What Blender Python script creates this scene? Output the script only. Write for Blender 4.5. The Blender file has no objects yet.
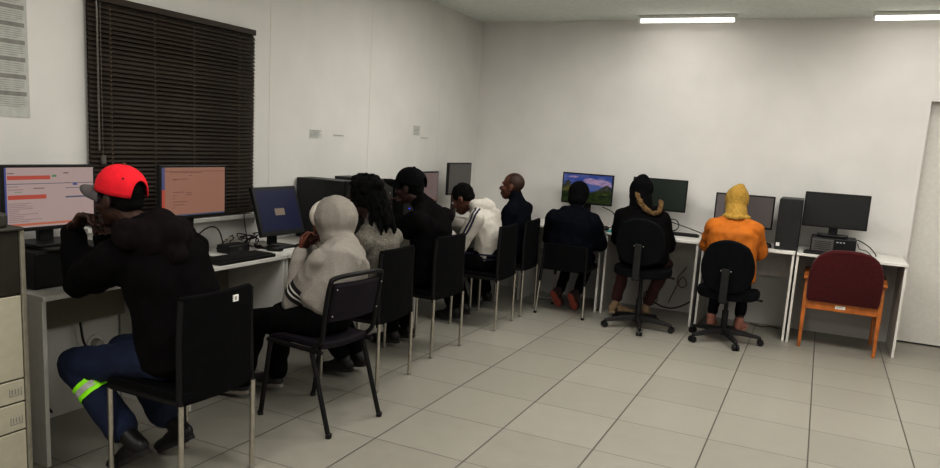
import bpy, bmesh, math, random
from mathutils import Vector as V, Matrix, noise
from mathutils.bvhtree import BVHTree
random.seed(7)
PI = math.pi
C = bpy.context.scene.collection

# ------------------------------------------------------------------ materials
MATS = {}
def mat(name, col, rough=.6, metal=0., var=.12, nscale=30., bump=0., bscale=200., emis=None, estr=0., spec=.5, coat=0., sheen=0.):
    if name in MATS: return MATS[name]
    m = bpy.data.materials.new(name); m.use_nodes = True
    nt = m.node_tree; b = nt.nodes['Principled BSDF']
    b.inputs['Roughness'].default_value = rough
    b.inputs['Metallic'].default_value = metal
    b.inputs['Specular IOR Level'].default_value = spec
    b.inputs['Coat Weight'].default_value = coat
    b.inputs['Sheen Weight'].default_value = sheen
    tc = nt.nodes.new('ShaderNodeTexCoord')
    nz = nt.nodes.new('ShaderNodeTexNoise'); nz.inputs['Scale'].default_value = nscale; nz.inputs['Detail'].default_value = 4
    nt.links.new(tc.outputs['Object'], nz.inputs['Vector'])
    rp = nt.nodes.new('ShaderNodeValToRGB')
    rp.color_ramp.elements[0].position = .3; rp.color_ramp.elements[1].position = .7
    rp.color_ramp.elements[0].color = (*[max(0, c*(1-var)) for c in col], 1)
    rp.color_ramp.elements[1].color = (*[min(1, c*(1+var)) for c in col], 1)
    nt.links.new(nz.outputs['Fac'], rp.inputs['Fac'])
    nt.links.new(rp.outputs['Color'], b.inputs['Base Color'])
    if bump:
        n2 = nt.nodes.new('ShaderNodeTexNoise'); n2.inputs['Scale'].default_value = bscale; n2.inputs['Detail'].default_value = 3
        nt.links.new(tc.outputs['Object'], n2.inputs['Vector'])
        bp = nt.nodes.new('ShaderNodeBump'); bp.inputs['Strength'].default_value = bump; bp.inputs['Distance'].default_value = .004
        nt.links.new(n2.outputs['Fac'], bp.inputs['Height']); nt.links.new(bp.outputs['Normal'], b.inputs['Normal'])
    if emis:
        b.inputs['Emission Color'].default_value = (*emis, 1); b.inputs['Emission Strength'].default_value = estr
    MATS[name] = m
    return m
def emat(name, col, s=1.):
    return mat('screen_'+name, tuple(c*.08 for c in col), .35, emis=col, estr=s, var=.02)

# ------------------------------------------------------------------ mesh collector
class MB:
    def __init__(s): s.v=[]; s.f=[]; s.m=[]; s.mi=0
    def add(s, vs, fs, mi=None):
        o=len(s.v); s.v += [V(p) for p in vs]; s.f += [tuple(i+o for i in f) for f in fs]; s.m += [s.mi if mi is None else mi]*len(fs)
        return s
    def box(s, lo, hi, M=None, mi=None):
        x0,y0,z0=lo; x1,y1,z1=hi
        vs=[V(p) for p in ((x0,y0,z0),(x1,y0,z0),(x1,y1,z0),(x0,y1,z0),(x0,y0,z1),(x1,y0,z1),(x1,y1,z1),(x0,y1,z1))]
        if M: vs=[M@p for p in vs]
        return s.add(vs,[(0,3,2,1),(4,5,6,7),(0,1,5,4),(1,2,6,5),(2,3,7,6),(3,0,4,7)],mi)
    def rings(s, rings, cap=True, mi=None, closed=False):
        n=len(rings[0]); vs=[p for r in rings for p in r]; fs=[]
        R=len(rings)
        for i in range(R if closed else R-1):
            a=i*n; b=((i+1)%R)*n
            for k in range(n):
                k2=(k+1)%n; fs.append((a+k,a+k2,b+k2,b+k))
        if cap and not closed:
            fs.append(tuple(range(n-1,-1,-1))); fs.append(tuple((R-1)*n+k for k in range(n)))
        return s.add(vs,fs,mi)
    def tube(s, path, r, n=10, cap=True, mi=None, closed=False):
        path=[V(p) for p in path]; N=len(path)
        rs=r if isinstance(r,(list,tuple)) else [r]*N
        up=None; rings=[]
        for i,p in enumerate(path):
            if closed: t=path[(i+1)%N]-path[i-1]
            else: t=(path[min(i+1,N-1)]-path[max(i-1,0)])
            t.normalize()
            if up is None: up=t.orthogonal().normalized()
            up=(up-t*up.dot(t))
            up = up.normalized() if up.length>1e-6 else t.orthogonal().normalized()
            w=t.cross(up)
            rings.append([p+(up*math.cos(2*PI*k/n)+w*math.sin(2*PI*k/n))*rs[i] for k in range(n)])
        return s.rings(rings,cap,mi,closed)
    def capsule(s, a, b, ra, rb=None, n=14, mi=None):
        a=V(a); b=V(b); rb=ra if rb is None else rb
        d=(b-a); t=d.normalized() if d.length>1e-6 else V((0,0,1))
        path=[];rs=[]
        for k in (80,55,28): path.append(a-t*ra*math.sin(math.radians(k))); rs.append(ra*math.cos(math.radians(k)))
        path+= [a,b]; rs+=[ra,rb]
        for k in (28,55,80): path.append(b+t*rb*math.sin(math.radians(k))); rs.append(rb*math.cos(math.radians(k)))
        return s.tube(path,rs,n,True,mi)
    def ell(s, c, r, M=None, n=16, m=10, mi=None):
        c=V(c); rg=[]
        for j in range(m+1):
            th=PI*(j+.02)/(m+.04); z=-math.cos(th); q=math.sin(th)
            ring=[]
            for k in range(n):
                p=V((r[0]*q*math.cos(2*PI*k/n), r[1]*q*math.sin(2*PI*k/n), r[2]*z))
                ring.append(c+(M@p if M else p))
            rg.append(ring)
        return s.rings(rg,True,mi)
    def loft(s, cs, rx, ry, side, n=20, mi=None, power=2.3):
        # rounded-ended loft of super-elliptical rings; side = width direction
        cs=[V(c) for c in cs]; N=len(cs); side=V(side).normalized(); rings=[]
        def ring(c,t,a,b):
            sd=(side-t*side.dot(t)).normalized(); w=t.cross(sd); out=[]
            for k in range(n):
                ca,sa=math.cos(2*PI*k/n),math.sin(2*PI*k/n)
                ex=2/power
                out.append(c+sd*(a*math.copysign(abs(ca)**ex,ca))+w*(b*math.copysign(abs(sa)**ex,sa)))
            return out
        ts=[]
        for i in range(N):
            t=(cs[min(i+1,N-1)]-cs[max(i-1,0)]).normalized(); ts.append(t)
        for k,sc in ((.9,.45),(.6,.8)): 
            rings.append(ring(cs[0]-ts[0]*min(rx[0],ry[0])*.45*k,ts[0],rx[0]*sc,ry[0]*sc))
        for i in range(N): rings.append(ring(cs[i],ts[i],rx[i],ry[i]))
        for k,sc in ((.6,.8),(.9,.45)):
            rings.append(ring(cs[-1]+ts[-1]*min(rx[-1],ry[-1])*.45*k,ts[-1],rx[-1]*sc,ry[-1]*sc))
        return s.rings(rings,True,mi)
    def prism(s, pts, z0, z1, M=None, mi=None):
        n=len(pts)
        vs=[V((p[0],p[1],z0)) for p in pts]+[V((p[0],p[1],z1)) for p in pts]
        if M: vs=[M@p for p in vs]
        return s.add(vs,[tuple(range(n-1,-1,-1)),tuple(range(n,2*n))]+[(k,(k+1)%n,n+(k+1)%n,n+k) for k in range(n)],mi)
    def quad(s, a,b,c,d, mi=None): return s.add([a,b,c,d],[(0,1,2,3)],mi)
    def mesh(s, name):
        me=bpy.data.meshes.new(name); me.from_pydata([tuple(p) for p in s.v],[],s.f); me.polygons.foreach_set('material_index',s.m)
        me.validate(); me.update(); return me
    def build(s, name, mats, parent=None, origin=(0,0,0), smooth=False, bevel=0., seg=2, sub=0):
        o=V(origin); s.v=[p-o for p in s.v]
        me=s.mesh(name)
        bm=bmesh.new(); bm.from_mesh(me); bmesh.ops.recalc_face_normals(bm,faces=bm.faces); bm.to_mesh(me); bm.free()
        for m in (mats if isinstance(mats,(list,tuple)) else [mats]): me.materials.append(m)
        return link(name, me, parent, origin if parent is None else (0,0,0), smooth, bevel, seg, sub)
def link(name, me, parent=None, loc=(0,0,0), smooth=False, bevel=0., seg=2, sub=0):
    ob=bpy.data.objects.new(name, me); C.objects.link(ob); ob.location=loc
    if parent: ob.parent=parent
    if smooth:
        me.polygons.foreach_set('use_smooth',[True]*len(me.polygons))
        if smooth!=2: me.set_sharp_from_angle(angle=math.radians(38))
    if bevel:
        b=ob.modifiers.new('bevel','BEVEL'); b.width=bevel; b.segments=seg; b.limit_method='ANGLE'; b.angle_limit=math.radians(40)
    if sub:
        b=ob.modifiers.new('sub','SUBSURF'); b.levels=sub; b.render_levels=sub
    return ob
def thing(name, label, cat, loc=(0,0,0), rz=0., group=None):
    o=bpy.data.objects.new(name,None); C.objects.link(o); o.location=loc; o.rotation_euler=(0,0,rz)
    o.empty_display_size=.1
    return tag(o,label,cat,group)
def tag(o,label,cat,group=None):
    o['label']=label; o['category']=cat
    if group: o['group']=group
    return o
def struct(o): o['kind']='structure'; return o
def dup(root, loc, rz, label, group=None):
    r=root.copy(); C.objects.link(r); r.location=loc; r.rotation_euler=(0,0,rz); r['label']=label
    if group: r['group']=group
    for ch in list(root.children):
        c=ch.copy(); C.objects.link(c); c.parent=r
        for g in ch.children:
            d=g.copy(); C.objects.link(d); d.parent=c
    return r
def organic(name, mb, voxel, mats, parent=None, origin=(0,0,0), it=4, amp=0., scale=6., amp2=0., scale2=20., matfn=None, label=None):
    """one continuous skin around the collected volumes"""
    me=mb.mesh('tmp'); t=bpy.data.objects.new('tmp',me); C.objects.link(t)
    r=t.modifiers.new('r','REMESH'); r.mode='VOXEL'; r.voxel_size=voxel
    if it:
        q=t.modifiers.new('s','SMOOTH'); q.factor=.5; q.iterations=it
    dg=bpy.context.evaluated_depsgraph_get(); dg.update()
    nm=bpy.data.meshes.new_from_object(t.evaluated_get(dg)); bpy.data.objects.remove(t); bpy.data.meshes.remove(me)
    nm.name=name
    # keep the largest shell only
    bm=bmesh.new(); bm.from_mesh(nm); bm.verts.ensure_lookup_table()
    bmesh.ops.recalc_face_normals(bm,faces=bm.faces)
    o=V(origin); bm.normal_update()
    if amp or amp2:
        mv=[]
        for v in bm.verts:
            p=v.co
            # stretched noise reads as cloth folds
            a=noise.noise(V((p.x*scale,p.y*scale,p.z*scale*1.8)))*amp
            b=(abs(noise.noise(V((p.x*scale2+9,p.y*scale2,p.z*scale2*.8))))-.25)*amp2
            mv.append(p+v.normal*(a-b))
        for v,p in zip(bm.verts,mv): v.co=p
    for v in bm.verts: v.co-=o
    bm.to_mesh(nm); bm.free()
    nm.materials.clear()
    for m in (mats if isinstance(mats,(list,tuple)) else [mats]): nm.materials.append(m)
    if matfn:
        for p in nm.polygons: p.material_index=matfn(p.center+o)
    ob=link(name,nm,parent,origin if parent is None else (0,0,0),2)
    if label: ob['label']=label
    return ob
def bvh_of(ob, origin):
    o=V(origin); me=ob.data
    return BVHTree.FromPolygons([v.co+o for v in me.vertices],[tuple(p.vertices) for p in me.polygons])
def rrect(x0,y0,x1,y1,r,n=5):
    out=[]
    for cx,cy,a in ((x1-r,y1-r,0),(x0+r,y1-r,90),(x0+r,y0+r,180),(x1-r,y0+r,270)):
        for k in range(n+1):
            t=math.radians(a+90*k/n); out.append((cx+r*math.cos(t),cy+r*math.sin(t)))
    return out
def bez(pts, n=8):
    # Catmull-Rom through points
    P=[V(p) for p in pts]; P=[P[0]*2-P[1]]+P+[P[-1]*2-P[-2]]; out=[]
    for i in range(1,len(P)-2):
        for k in range(n):
            t=k/n; a,b,c,d=P[i-1],P[i],P[i+1],P[i+2]
            out.append(.5*((2*b)+(-a+c)*t+(2*a-5*b+4*c-d)*t*t+(-a+3*b-3*c+d)*t**3))
    out.append(P[-2]); return out

# ------------------------------------------------------------------ palette
WALL=mat('wall_paint',(.68,.665,.635),.75,var=.03,nscale=3,bump=.06,bscale=120)
WALLB=mat('wall_paint_back',(.72,.70,.675),.75,var=.03,nscale=3,bump=.06,bscale=120)
CEIL=mat('ceiling_board',(.78,.81,.77),.85,var=.05)
WHITE=mat('white_laminate',(.72,.70,.66),.4,var=.03)
PANELW=mat('white_board_panel',(.74,.71,.67),.5,var=.04)
BLK=mat('black_plastic',(.012,.012,.012),.42,var=.2)
BLKM=mat('black_matt_plastic',(.016,.015,.014),.6,var=.2)
DGREY=mat('dark_grey_plastic',(.045,.042,.036),.5,var=.15)
SILV=mat('brushed_steel_tube',(.55,.52,.47),.35,1.,var=.08)
FABK=mat('black_chair_fabric',(.0065,.006,.0065),.92,spec=.12,bump=.4,bscale=500,var=.3)
PURP=mat('dark_purple_vinyl',(.016,.0115,.018),.7,spec=.25,bump=.15,bscale=300,var=.2)
RED=mat('maroon_upholstery',(.085,.0085,.010),.95,bump=.4,bscale=450,var=.25,nscale=80,sheen=.1)
WOOD=mat('orange_beech_wood',(.44,.155,.035),.45,var=.25,nscale=14)
CABLE=mat('black_cable_rubber',(.014,.013,.012),.5)
PAPER=mat('white_paper',(.78,.76,.72),.8,var=.03)
GREYINK=mat('grey_ink',(.36,.36,.34),.8)
DARKINK=mat('dark_ink',(.28,.27,.25),.8)

# ------------------------------------------------------------------ the room
XL=-1.0; YB=4.225; ZC=2.745
def floor_material():
    m=bpy.data.materials.new('floor_tiles'); m.use_nodes=True; nt=m.node_tree; b=nt.nodes['Principled BSDF']; L=nt.links.new
    tc=nt.nodes.new('ShaderNodeTexCoord'); sp=nt.nodes.new('ShaderNodeSeparateXYZ'); L(tc.outputs['Object'],sp.inputs[0])
    def mth(op,a,bv=None,c=None):
        n=nt.nodes.new('ShaderNodeMath'); n.operation=op
        for i,x in enumerate((a,bv,c)):
            if x is None: continue
            if isinstance(x,(int,float)): n.inputs[i].default_value=x
            else: L(x,n.inputs[i])
        return n.outputs[0]
    def line(sock,pitch,w):
        u=mth('DIVIDE',sock,pitch); fl=mth('FLOOR',mth('ADD',u,.5)); d=mth('ABSOLUTE',mth('SUBTRACT',u,fl))
        return mth('SUBTRACT',1.,mth('SMOOTH_MIN',mth('DIVIDE',mth('MULTIPLY',d,pitch),w),1.,.2)), mth('FLOOR',u)
    gx,ix=line(sp.outputs[0],.5,.0052); gy,iy=line(sp.outputs[1],.4929,.0042)
    wn=nt.nodes.new('ShaderNodeTexWhiteNoise'); cb=nt.nodes.new('ShaderNodeCombineXYZ'); L(ix,cb.inputs[0]); L(iy,cb.inputs[1]); L(cb.outputs[0],wn.inputs['Vector'])
    nz=nt.nodes.new('ShaderNodeTexNoise'); nz.inputs['Scale'].default_value=9; nz.inputs['Detail'].default_value=6; L(tc.outputs['Object'],nz.inputs['Vector'])
    f=mth('ADD',mth('MULTIPLY',wn.outputs['Value'],.35),mth('MULTIPLY',nz.outputs['Fac'],.65))
    rp=nt.nodes.new('ShaderNodeValToRGB'); rp.color_ramp.elements[0].color=(.30,.283,.245,1); rp.color_ramp.elements[1].color=(.385,.365,.318,1); L(f,rp.inputs[0])
    g=mth('MAXIMUM',gx,mth('MULTIPLY',gy,.8))
    mx=nt.nodes.new('ShaderNodeMix'); mx.data_type='RGBA'; L(g,mx.inputs['Factor']); L(rp.outputs[0],mx.inputs['A']); mx.inputs['B'].default_value=(.035,.03,.022,1)
    L(mx.outputs['Result'],b.inputs['Base Color'])
    L(mth('ADD',.3,mth('MULTIPLY',nz.outputs['Fac'],.14)),b.inputs['Roughness']); b.inputs['Specular IOR Level'].default_value=.45
    bp=nt.nodes.new('ShaderNodeBump'); bp.inputs['Strength'].default_value=.5; bp.inputs['Distance'].default_value=.003; bp.invert=True
    L(g,bp.inputs['Height']); L(bp.outputs['Normal'],b.inputs['Normal'])
    return m
RX=5.2; YF=-4.6
struct(MB().box((XL-.2,YF-.1,-.1),(RX+.1,YB+.4,0)).build('floor',floor_material()))
struct(MB().box((XL-.2,YF-.1,ZC),(RX+.1,YB+.4,ZC+.1)).build('ceiling',CEIL))
# left wall with a window opening
wy0,wy1,wz0,wz1=-.44,.755,.965,2.10
w=MB()
w.box((XL-.18,YF,0),(XL,wy0,ZC)); w.box((XL-.18,wy1,0),(XL,YB,ZC)); w.box((XL-.18,wy0,0),(XL,wy1,wz0)); w.box((XL-.18,wy0,wz1),(XL,wy1,ZC))
struct(w.build('wall_left',WALL))
# back wall with the recessed doorway at its right end
dx0,dx1,dz=3.125,4.02,2.07
w=MB()
w.box((XL-.18,YB,0),(dx0,YB+.18,ZC)); w.box((dx1,YB,0),(RX,YB+.18,ZC)); w.box((dx0,YB,dz),(dx1,YB+.18,ZC))
struct(w.build('wall_back',WALLB))
struct(MB().box((RX,YF,0),(RX+.1,YB+.2,ZC)).build('wall_right',WALL))
struct(MB().box((XL-.18,YF-.1,0),(RX,YF,ZC)).build('wall_front',WALL))
d=struct(MB().box((dx0,YB+.10,.012),(dx1,YB+.145,dz)).build('door_1',mat('door_paint',(.70,.68,.64),.6,var=.03),bevel=.003))
h=MB(); h.capsule((3.93,YB+.09,1.0),(3.93,YB+.05,1.0),.011); h.capsule((3.93,YB+.05,1.0),(3.82,YB+.05,1.0),.010); h.box((3.91,YB+.088,.9),(3.95,YB+.099,1.08))
h.build('door_handle',SILV,d,smooth=True)
# thin cover strips over the panel joints of the left wall
JS=mat('joint_strip_paint',(.68,.655,.61),.7,var=.02)
for i,y in enumerate((.925,2.13,3.34)):
    struct(MB().box((XL,y-.006,.0),(XL+.0012,y+.006,ZC)).build('trim_%d'%(i+1),JS))
# window: frame, glass, reveal, sill
wn=thing('window_1','dark framed window set in the left wall behind the brown blind','window',(XL-.1,.16,wz0)); wn['kind']='structure'
f=MB(); X0,X1=XL-.13,XL-.08
f.box((X0,wy0,wz0),(X1,wy0+.05,wz1)); f.box((X0,wy1-.05,wz0),(X1,wy1,wz1)); f.box((X0,wy0+.05,wz0),(X1,wy1-.05,wz0+.05)); f.box((X0,wy0+.05,wz1-.05),(X1,wy1-.05,wz1)); f.box((X0,.135,wz0+.05),(X1,.175,wz1-.05))
f.build('window_frame',mat('brown_window_frame',(.05,.035,.025),.5),wn,(XL-.1,.16,wz0),bevel=.003)
g=mat('window_glass',(.02,.02,.02),.05,var=.0,spec=.6); g.node_tree.nodes['Principled BSDF'].inputs['Transmission Weight'].default_value=.8
MB().box((XL-.107,wy0+.05,wz0+.05),(XL-.103,wy1-.05,wz1-.05)).build('window_pane',g,wn,(XL-.1,.16,wz0))
s=MB().box((XL-.08,wy0-.06,wz0-.028),(XL+.055,wy1+.06,wz0-.001)).build('trim_4',WHITE,bevel=.004); struct(s)

# ------------------------------------------------------------------ window blind
bl=thing('venetian_blind','dark brown closed venetian blind hanging over the window on the left wall','blind',(XL+.02,.16,.985))
O=bl.location[:]
BRN=mat('brown_blind_slat',(.040,.026,.016),.6,var=.15,nscale=4)
b0,b1=-.462,.742
MB().box((XL+.004,b0,2.095),(XL+.042,b1-.004,2.128)).build('headrail',BRN,bl,O,bevel=.003)
s=MB(); n=47; zt,zb=2.075,1.005
for i in range(n):
    z=zt-(zt-zb)*i/(n-1); ti=math.radians(58+5*math.sin(i*.7)+random.uniform(-2,2)); c=V((XL+.027,0,z)); hw=.0145
    y0,y1=b0+.004,b1-.004
    pr=[]
    for k in range(5):
        u=-1+k*.5; bow=.0022*(1-u*u)
        pr.append(V((math.cos(ti)*u*hw+math.sin(ti)*bow,0,-math.sin(ti)*u*hw+math.cos(ti)*bow))+c)
    vs=[]; 
    for p in pr: vs+= [V((p.x,y0,p.z)),V((p.x,y1,p.z))]
    o=[(2*k,2*k+1,2*k+3,2*k+2) for k in range(4)]
    s.add(vs,o)
so=s.build('slats',BRN,bl,O,smooth=True); so.modifiers.new('t','SOLIDIFY').thickness=.0006
MB().box((XL+.012,b0,.975),(XL+.042,b1,.993)).build('bottom_rail',BRN,bl,O,bevel=.002)
CORD=mat('blind_cord_tan',(.20,.15,.10),.8)
for y in (-.33,-.05,.23,.60):
    c=MB()
    for i in range(n-1):
        z=zt-(zt-zb)*(i+.5)/(n-1)
        c.box((XL+.035,y-.0022,z-.005),(XL+.0375,y+.0022,z+.004))
    c.tube([(XL+.027,y,zt+.01),(XL+.027,y,.99)],.0012,5)
    c.build('ladder_cord',CORD,bl,O)
WAND=mat('clear_wand_plastic',(.14,.125,.11),.3)
MB().tube([(XL+.055,-.425,2.09),(XL+.058,-.425,2.05),(XL+.058,-.425,1.36)],.005,8).build('tilt_wand',WAND,bl,O,smooth=True)
MB().tube([(XL+.05,-.40,2.09),(XL+.053,-.40,1.33)],.0016,6).box((XL+.046,-.412,1.29),(XL+.06,-.388,1.335)).build('pull_cord',WAND,bl,O)

# ------------------------------------------------------------------ ceiling lights
TUBE=mat('fluorescent_tube_glow',(.9,.9,.88),.4,emis=(1,.97,.92),estr=3.2,var=0)
FIT=mat('white_fitting_metal',(.7,.7,.68),.4,var=.02)
def batten(x0,x1,y,label,grp):
    t=thing('ceiling_light',label,'light',((x0+x1)/2,y,ZC),0,grp); O=t.location[:]
    MB().box((x0+.02,y-.03,ZC-.03),(x1-.02,y+.03,ZC-.001)).build('fitting',FIT,t,O,bevel=.004)
    for xa in (x0,x1-.02): MB().box((xa,y-.02,ZC-.064),(xa+.02,y+.02,ZC-.001)).build('end_cap',FIT,t,O,bevel=.003)
    MB().tube([(x0+.02,y,ZC-.048),(x1-.02,y,ZC-.048)],.0165,14).build('tube',TUBE,t,O,smooth=True)
batten(.685,1.545,3.98,'lit fluorescent batten on the ceiling above the dark green monitor','ceiling fluorescent lights')
batten(2.595,3.45,3.98,'lit fluorescent batten on the ceiling above the red chair and doorway','ceiling fluorescent lights')
def area(x,y,sx,sy,p,z=ZC-.02,col=(1,.985,.962)):
    l=bpy.data.lights.new('ceiling_and_fill_lamp','AREA'); l.shape='RECTANGLE'; l.size=sx; l.size_y=sy; l.energy=p; l.color=col
    o=bpy.data.objects.new('ceiling_and_fill_lamp',l); C.objects.link(o); o.location=(x,y,z); return o
area(1.1,3.6,.85,.3,5); area(3.02,3.6,.85,.3,5)
for ax_,ay_,ap_ in ((.8,2.2,31),(3.1,1.9,45),(.8,-.7,27),(3.4,-.9,31),(.8,-3.2,60),(3.2,-3.5,30)): area(ax_,ay_,1.25,.6,ap_)
up=area(1.9,1.9,3.2,.4,30,2.56); up.rotation_euler=(PI,0,0)  # unseen fill light added to brighten the ceiling from below, not a fitting

# ------------------------------------------------------------------ wall papers
def sheet(name,label,cat,y0,y1,z0,z1,marks,group=None,m=PAPER):
    o=(XL+.002,(y0+y1)/2,z0); s=MB()
    s.quad((XL+.002,y0,z0),(XL+.002,y1,z0),(XL+.002,y1,z1),(XL+.002,y0,z1),0)
    for (a,b,c,d,mi) in marks:
        Y=lambda u:y0+(y1-y0)*u; Z=lambda v:z1-(z1-z0)*v
        s.quad((XL+.003,Y(a),Z(d)),(XL+.003,Y(c),Z(d)),(XL+.003,Y(c),Z(b)),(XL+.003,Y(a),Z(b)),mi)
    ob=s.build(name,[m,GREYINK,DARKINK],None,o); tag(ob,label,cat,group)
    ob.modifiers.new('t','SOLIDIFY').thickness=.0008
    return ob
NOTE=mat('notice_paper',(.62,.61,.58),.8,var=.05)
sheet('wall_notice','largest printed notice of the left wall, beside the blind','notice',1.352,1.505,1.468,1.533,[(.06,.1+.14*k,.9-.1*(k%3),.17+.14*k,1) for k in range(6)],None,NOTE)
sheet('wall_notice','thin torn paper strip just past the largest notice, on the left wall','notice',1.645,1.785,1.488,1.508,[(.05,.3,.9,.65,1)],None,NOTE)
sheet('wall_notice','small upright notice on the left wall near the back corner','notice',2.852,2.985,1.537,1.627,[(.08,.1+.13*k,.92-.12*(k%2),.16+.13*k,1) for k in range(7)],None,NOTE)
sheet('wall_notice','thin paper strip below the small upright notice near the back corner','notice',2.995,3.14,1.510,1.526,[(.05,.3,.9,.65,1)],None,NOTE)
mk=[]
for col in range(3):
    for r in range(9):
        a=.03+.325*col; zt_=.02+.103*r+(.03 if col<2 else 0)
        mk.append((a,zt_,a+.29,zt_+.026,2))
        for k in range(5): mk.append((a+.01,zt_+.036+.013*k,a+.27-.05*(k==4),zt_+.0405+.013*k,1))
CALP=mat('calendar_paper',(.50,.50,.47),.85,var=.06)
cal=sheet('wall_calendar','large grey year planner with columns of months taped to the left wall','poster',-1.22,-.748,1.502,2.25,mk,None,CALP)

# ------------------------------------------------------------------ desks
def desk(x0,x1,y0,y1,face,label,grp,h=.765):
    t=thing('computer_desk',label,'desk',((x0+x1)/2,(y0+y1)/2,0),0,grp); O=t.location[:]
    T=.022
    MB().box((x0,y0,h-T),(x1,y1,h)).build('top',WHITE,t,O,bevel=.002)
    if face=='x':   # people sit on its +x side
        for ya in (y0+.002,y1-.022): MB().box((x0+.01,ya,0),(x1-.012,ya+.02,h-T)).build('side_panel',WHITE,t,O,bevel=.0015)
        MB().box((x0+.03,y0+.022,.485),(x0+.046,y1-.022,h-T)).build('modesty_panel',mat('olive_grey_shaded_board',(.20,.18,.125),.6,var=.06),t,O)  # greyer board, darkened further to carry the shade under the desk
    else:
        for xa in (x0+.002,x1-.022): MB().box((xa,y0+.012,0),(xa+.02,y1-.01,h-T)).build('side_panel',WHITE,t,O,bevel=.0015)
        MB().box((x0+.022,y1-.05,.465),(x1-.022,y1-.034,h-T)).build('modesty_panel',PANELW,t,O)
    return t
LG='white desks along the left wall'; BG='white desks along the back wall'
ys=[-1.063,-.262,.520,1.345,2.19,3.12,3.60]
who=['nearest the copier','under the peach screen monitor','under the tilted blue screen','in front of the tall black computer towers','at the black capped person beside the towers','last of the row, by the back corner']
for i in range(5):
    desk(XL+.008,-.50,ys[i]+.003,ys[i+1]-.003,'x','white desk on the left wall '+who[i],LG)
bx=[(-.19,.615,'in the back corner under the landscape wallpaper monitor'),(.648,1.485,'behind the person with the fur trimmed hood'),(1.51,2.262,'in front of the orange jacket and tower'),(2.272,3.085,'behind the empty red chair, next to the doorway')]
for a,b,l in bx: desk(a,b,3.63,YB-.008,'y','white desk on the back wall '+l,BG)
MB_=desk(XL+.008,-.50,3.123,YB-.012,'x','white desk on the left wall '+who[5],LG)
DH=.765

# ------------------------------------------------------------------ monitors
def monitor(label,loc,rz,cx,cz,w,h,content,mats,tilt=0.,grp=None,stand='slab',bez=.012,base_z=DH,neck_m=BLK,arm_top=None):
    """loc: foot on the desk; screen faces local -Y; cz = screen centre above the foot"""
    t=thing('monitor',label,'monitor',loc,rz,grp)
    R=Matrix.Translation((cx,0,cz))@Matrix.Rotation(tilt,4,'X')
    M=MB(); M.box((-w/2-bez,-.012,-h/2-bez*1.4),(w/2+bez,.014,h/2+bez),R)
    M.box((-w*.32,.014,-h*.32),(w*.32,.042,h*.32),R)
    M.build('casing',BLK,t,bevel=.004)
    S=MB(); e=-.0126; k=0
    def P(u,v,dep): return R@V((-w/2+w*u,e-dep,h/2-h*v))
    S.add([P(0,1,0),P(1,1,0),P(1,0,0),P(0,0,0)],[(0,1,2,3)],0)
    for it in content:
        k+=1; dep=.00004*k
        if it[0]=='r':
            _,a,b,c,d,mi=it; S.add([P(a,d,dep),P(c,d,dep),P(c,b,dep),P(a,b,dep)],[(0,1,2,3)],mi)
        else:
            _,pts,mi=it; S.add([P(u,v,dep) for u,v in pts],[tuple(range(len(pts)))],mi)
    me_o=S.build('screen',mats,t)
    zn=cz-h/2-bez
    N=MB()
    if stand=='slab': N.box((-.035+cx,.03,.012),(.035+cx,.058,cz)).build('stand_neck',neck_m,t,bevel=.004)
    else: N.tube([(cx,.05,.01),(cx,.055,cz*.55),(cx,.035,cz)],.022,12).build('stand_neck',neck_m,t,smooth=True)
    B=MB(); B.prism(rrect(cx-.12,-.08,cx+.12,.10,.04),0,.014); B.build('stand_base',neck_m,t,bevel=.004)
    return t
def rows(items): return [('r',a,b,c,d,m) for a,b,c,d,m in items]
PINK=emat('page_pink',(.54,.42,.40),.72); REDB=emat('banner_red',(.50,.12,.085),.8); INK=emat('text_ink',(.27,.2,.2),.6); BLUEI=emat('tag_blue',(.12,.14,.35),.7); GREENI=emat('tag_green',(.15,.32,.15),.7); SLATE=emat('slate',(.16,.18,.25),.6); LBLUE=emat('edge_blue',(.05,.06,.25),.6); ORNG=emat('taskbar_orange',(.6,.22,.13),.7)
random.seed(3)
c1=[(0,0,.02,.9,4),(0,.93,1,.965,7),(.03,.09,.1,.105,3),(.03,.135,.49,.20,1),(.51,.125,.56,.16,5),(.64,.085,.70,.105,3),(.02,.265,1,.275,6),(.66,.26,.71,.275,3),(.75,.275,.80,.31,4),(.66,.35,.97,.36,6),(.66,.50,.97,.525,6),(.03,.455,.44,.525,1)]
for k in range(12): c1.append((.03,.36+.0 if k==0 else .56+.03*k,.03+random.uniform(.1,.35),.367 if k==0 else .566+.03*k,3))
c1+= [(.3,.34,.42,.355,3),(.03,.31,.14,.318,3),(.1,.40,.18,.408,5)]
LMG='monitors along the left wall'
L90=PI/2
monitor('wide monitor showing a pale page with red banners, beside the copier',(-.74,-.845,.945),L90,0,.215,.425,.262,rows(c1),[PINK,REDB,INK,INK,BLUEI,GREENI,SLATE,ORNG],0,LMG)
PEACH=emat('page_peach',(.42,.235,.175),.72); INK2=emat('peach_ink',(.25,.12,.09),.7)
c2=[(0,0,.045,.45,2),(0,.45,.045,.95,3),(.0,.97,1,1,4),(.05,.075,1,.085,1)]
for a,b,c in ((.12,.10,.62),(.4,.16,.46),(.16,.235,.40),(.16,.25,.22),(.16,.5,.34),(.36,.52,.45),(.16,.57,.22),(.36,.56,.46),(.16,.63,.2),(.16,.70,.38),(.16,.76,.34),(.16,.82,.2)): c2.append((a,b,c,b+.012,1))
monitor('wide monitor showing a peach coloured page in front of the blind',(-.74,0.0,DH),L90,0,.39,.455,.262,rows(c2),[PEACH,INK2,emat('strip_blue',(.16,.17,.33),.6),REDB,SLATE],0,LMG)
DBL=emat('desktop_navy',(.009,.014,.07),.6); BEI=emat('login_beige',(.30,.24,.18),.7)
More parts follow.
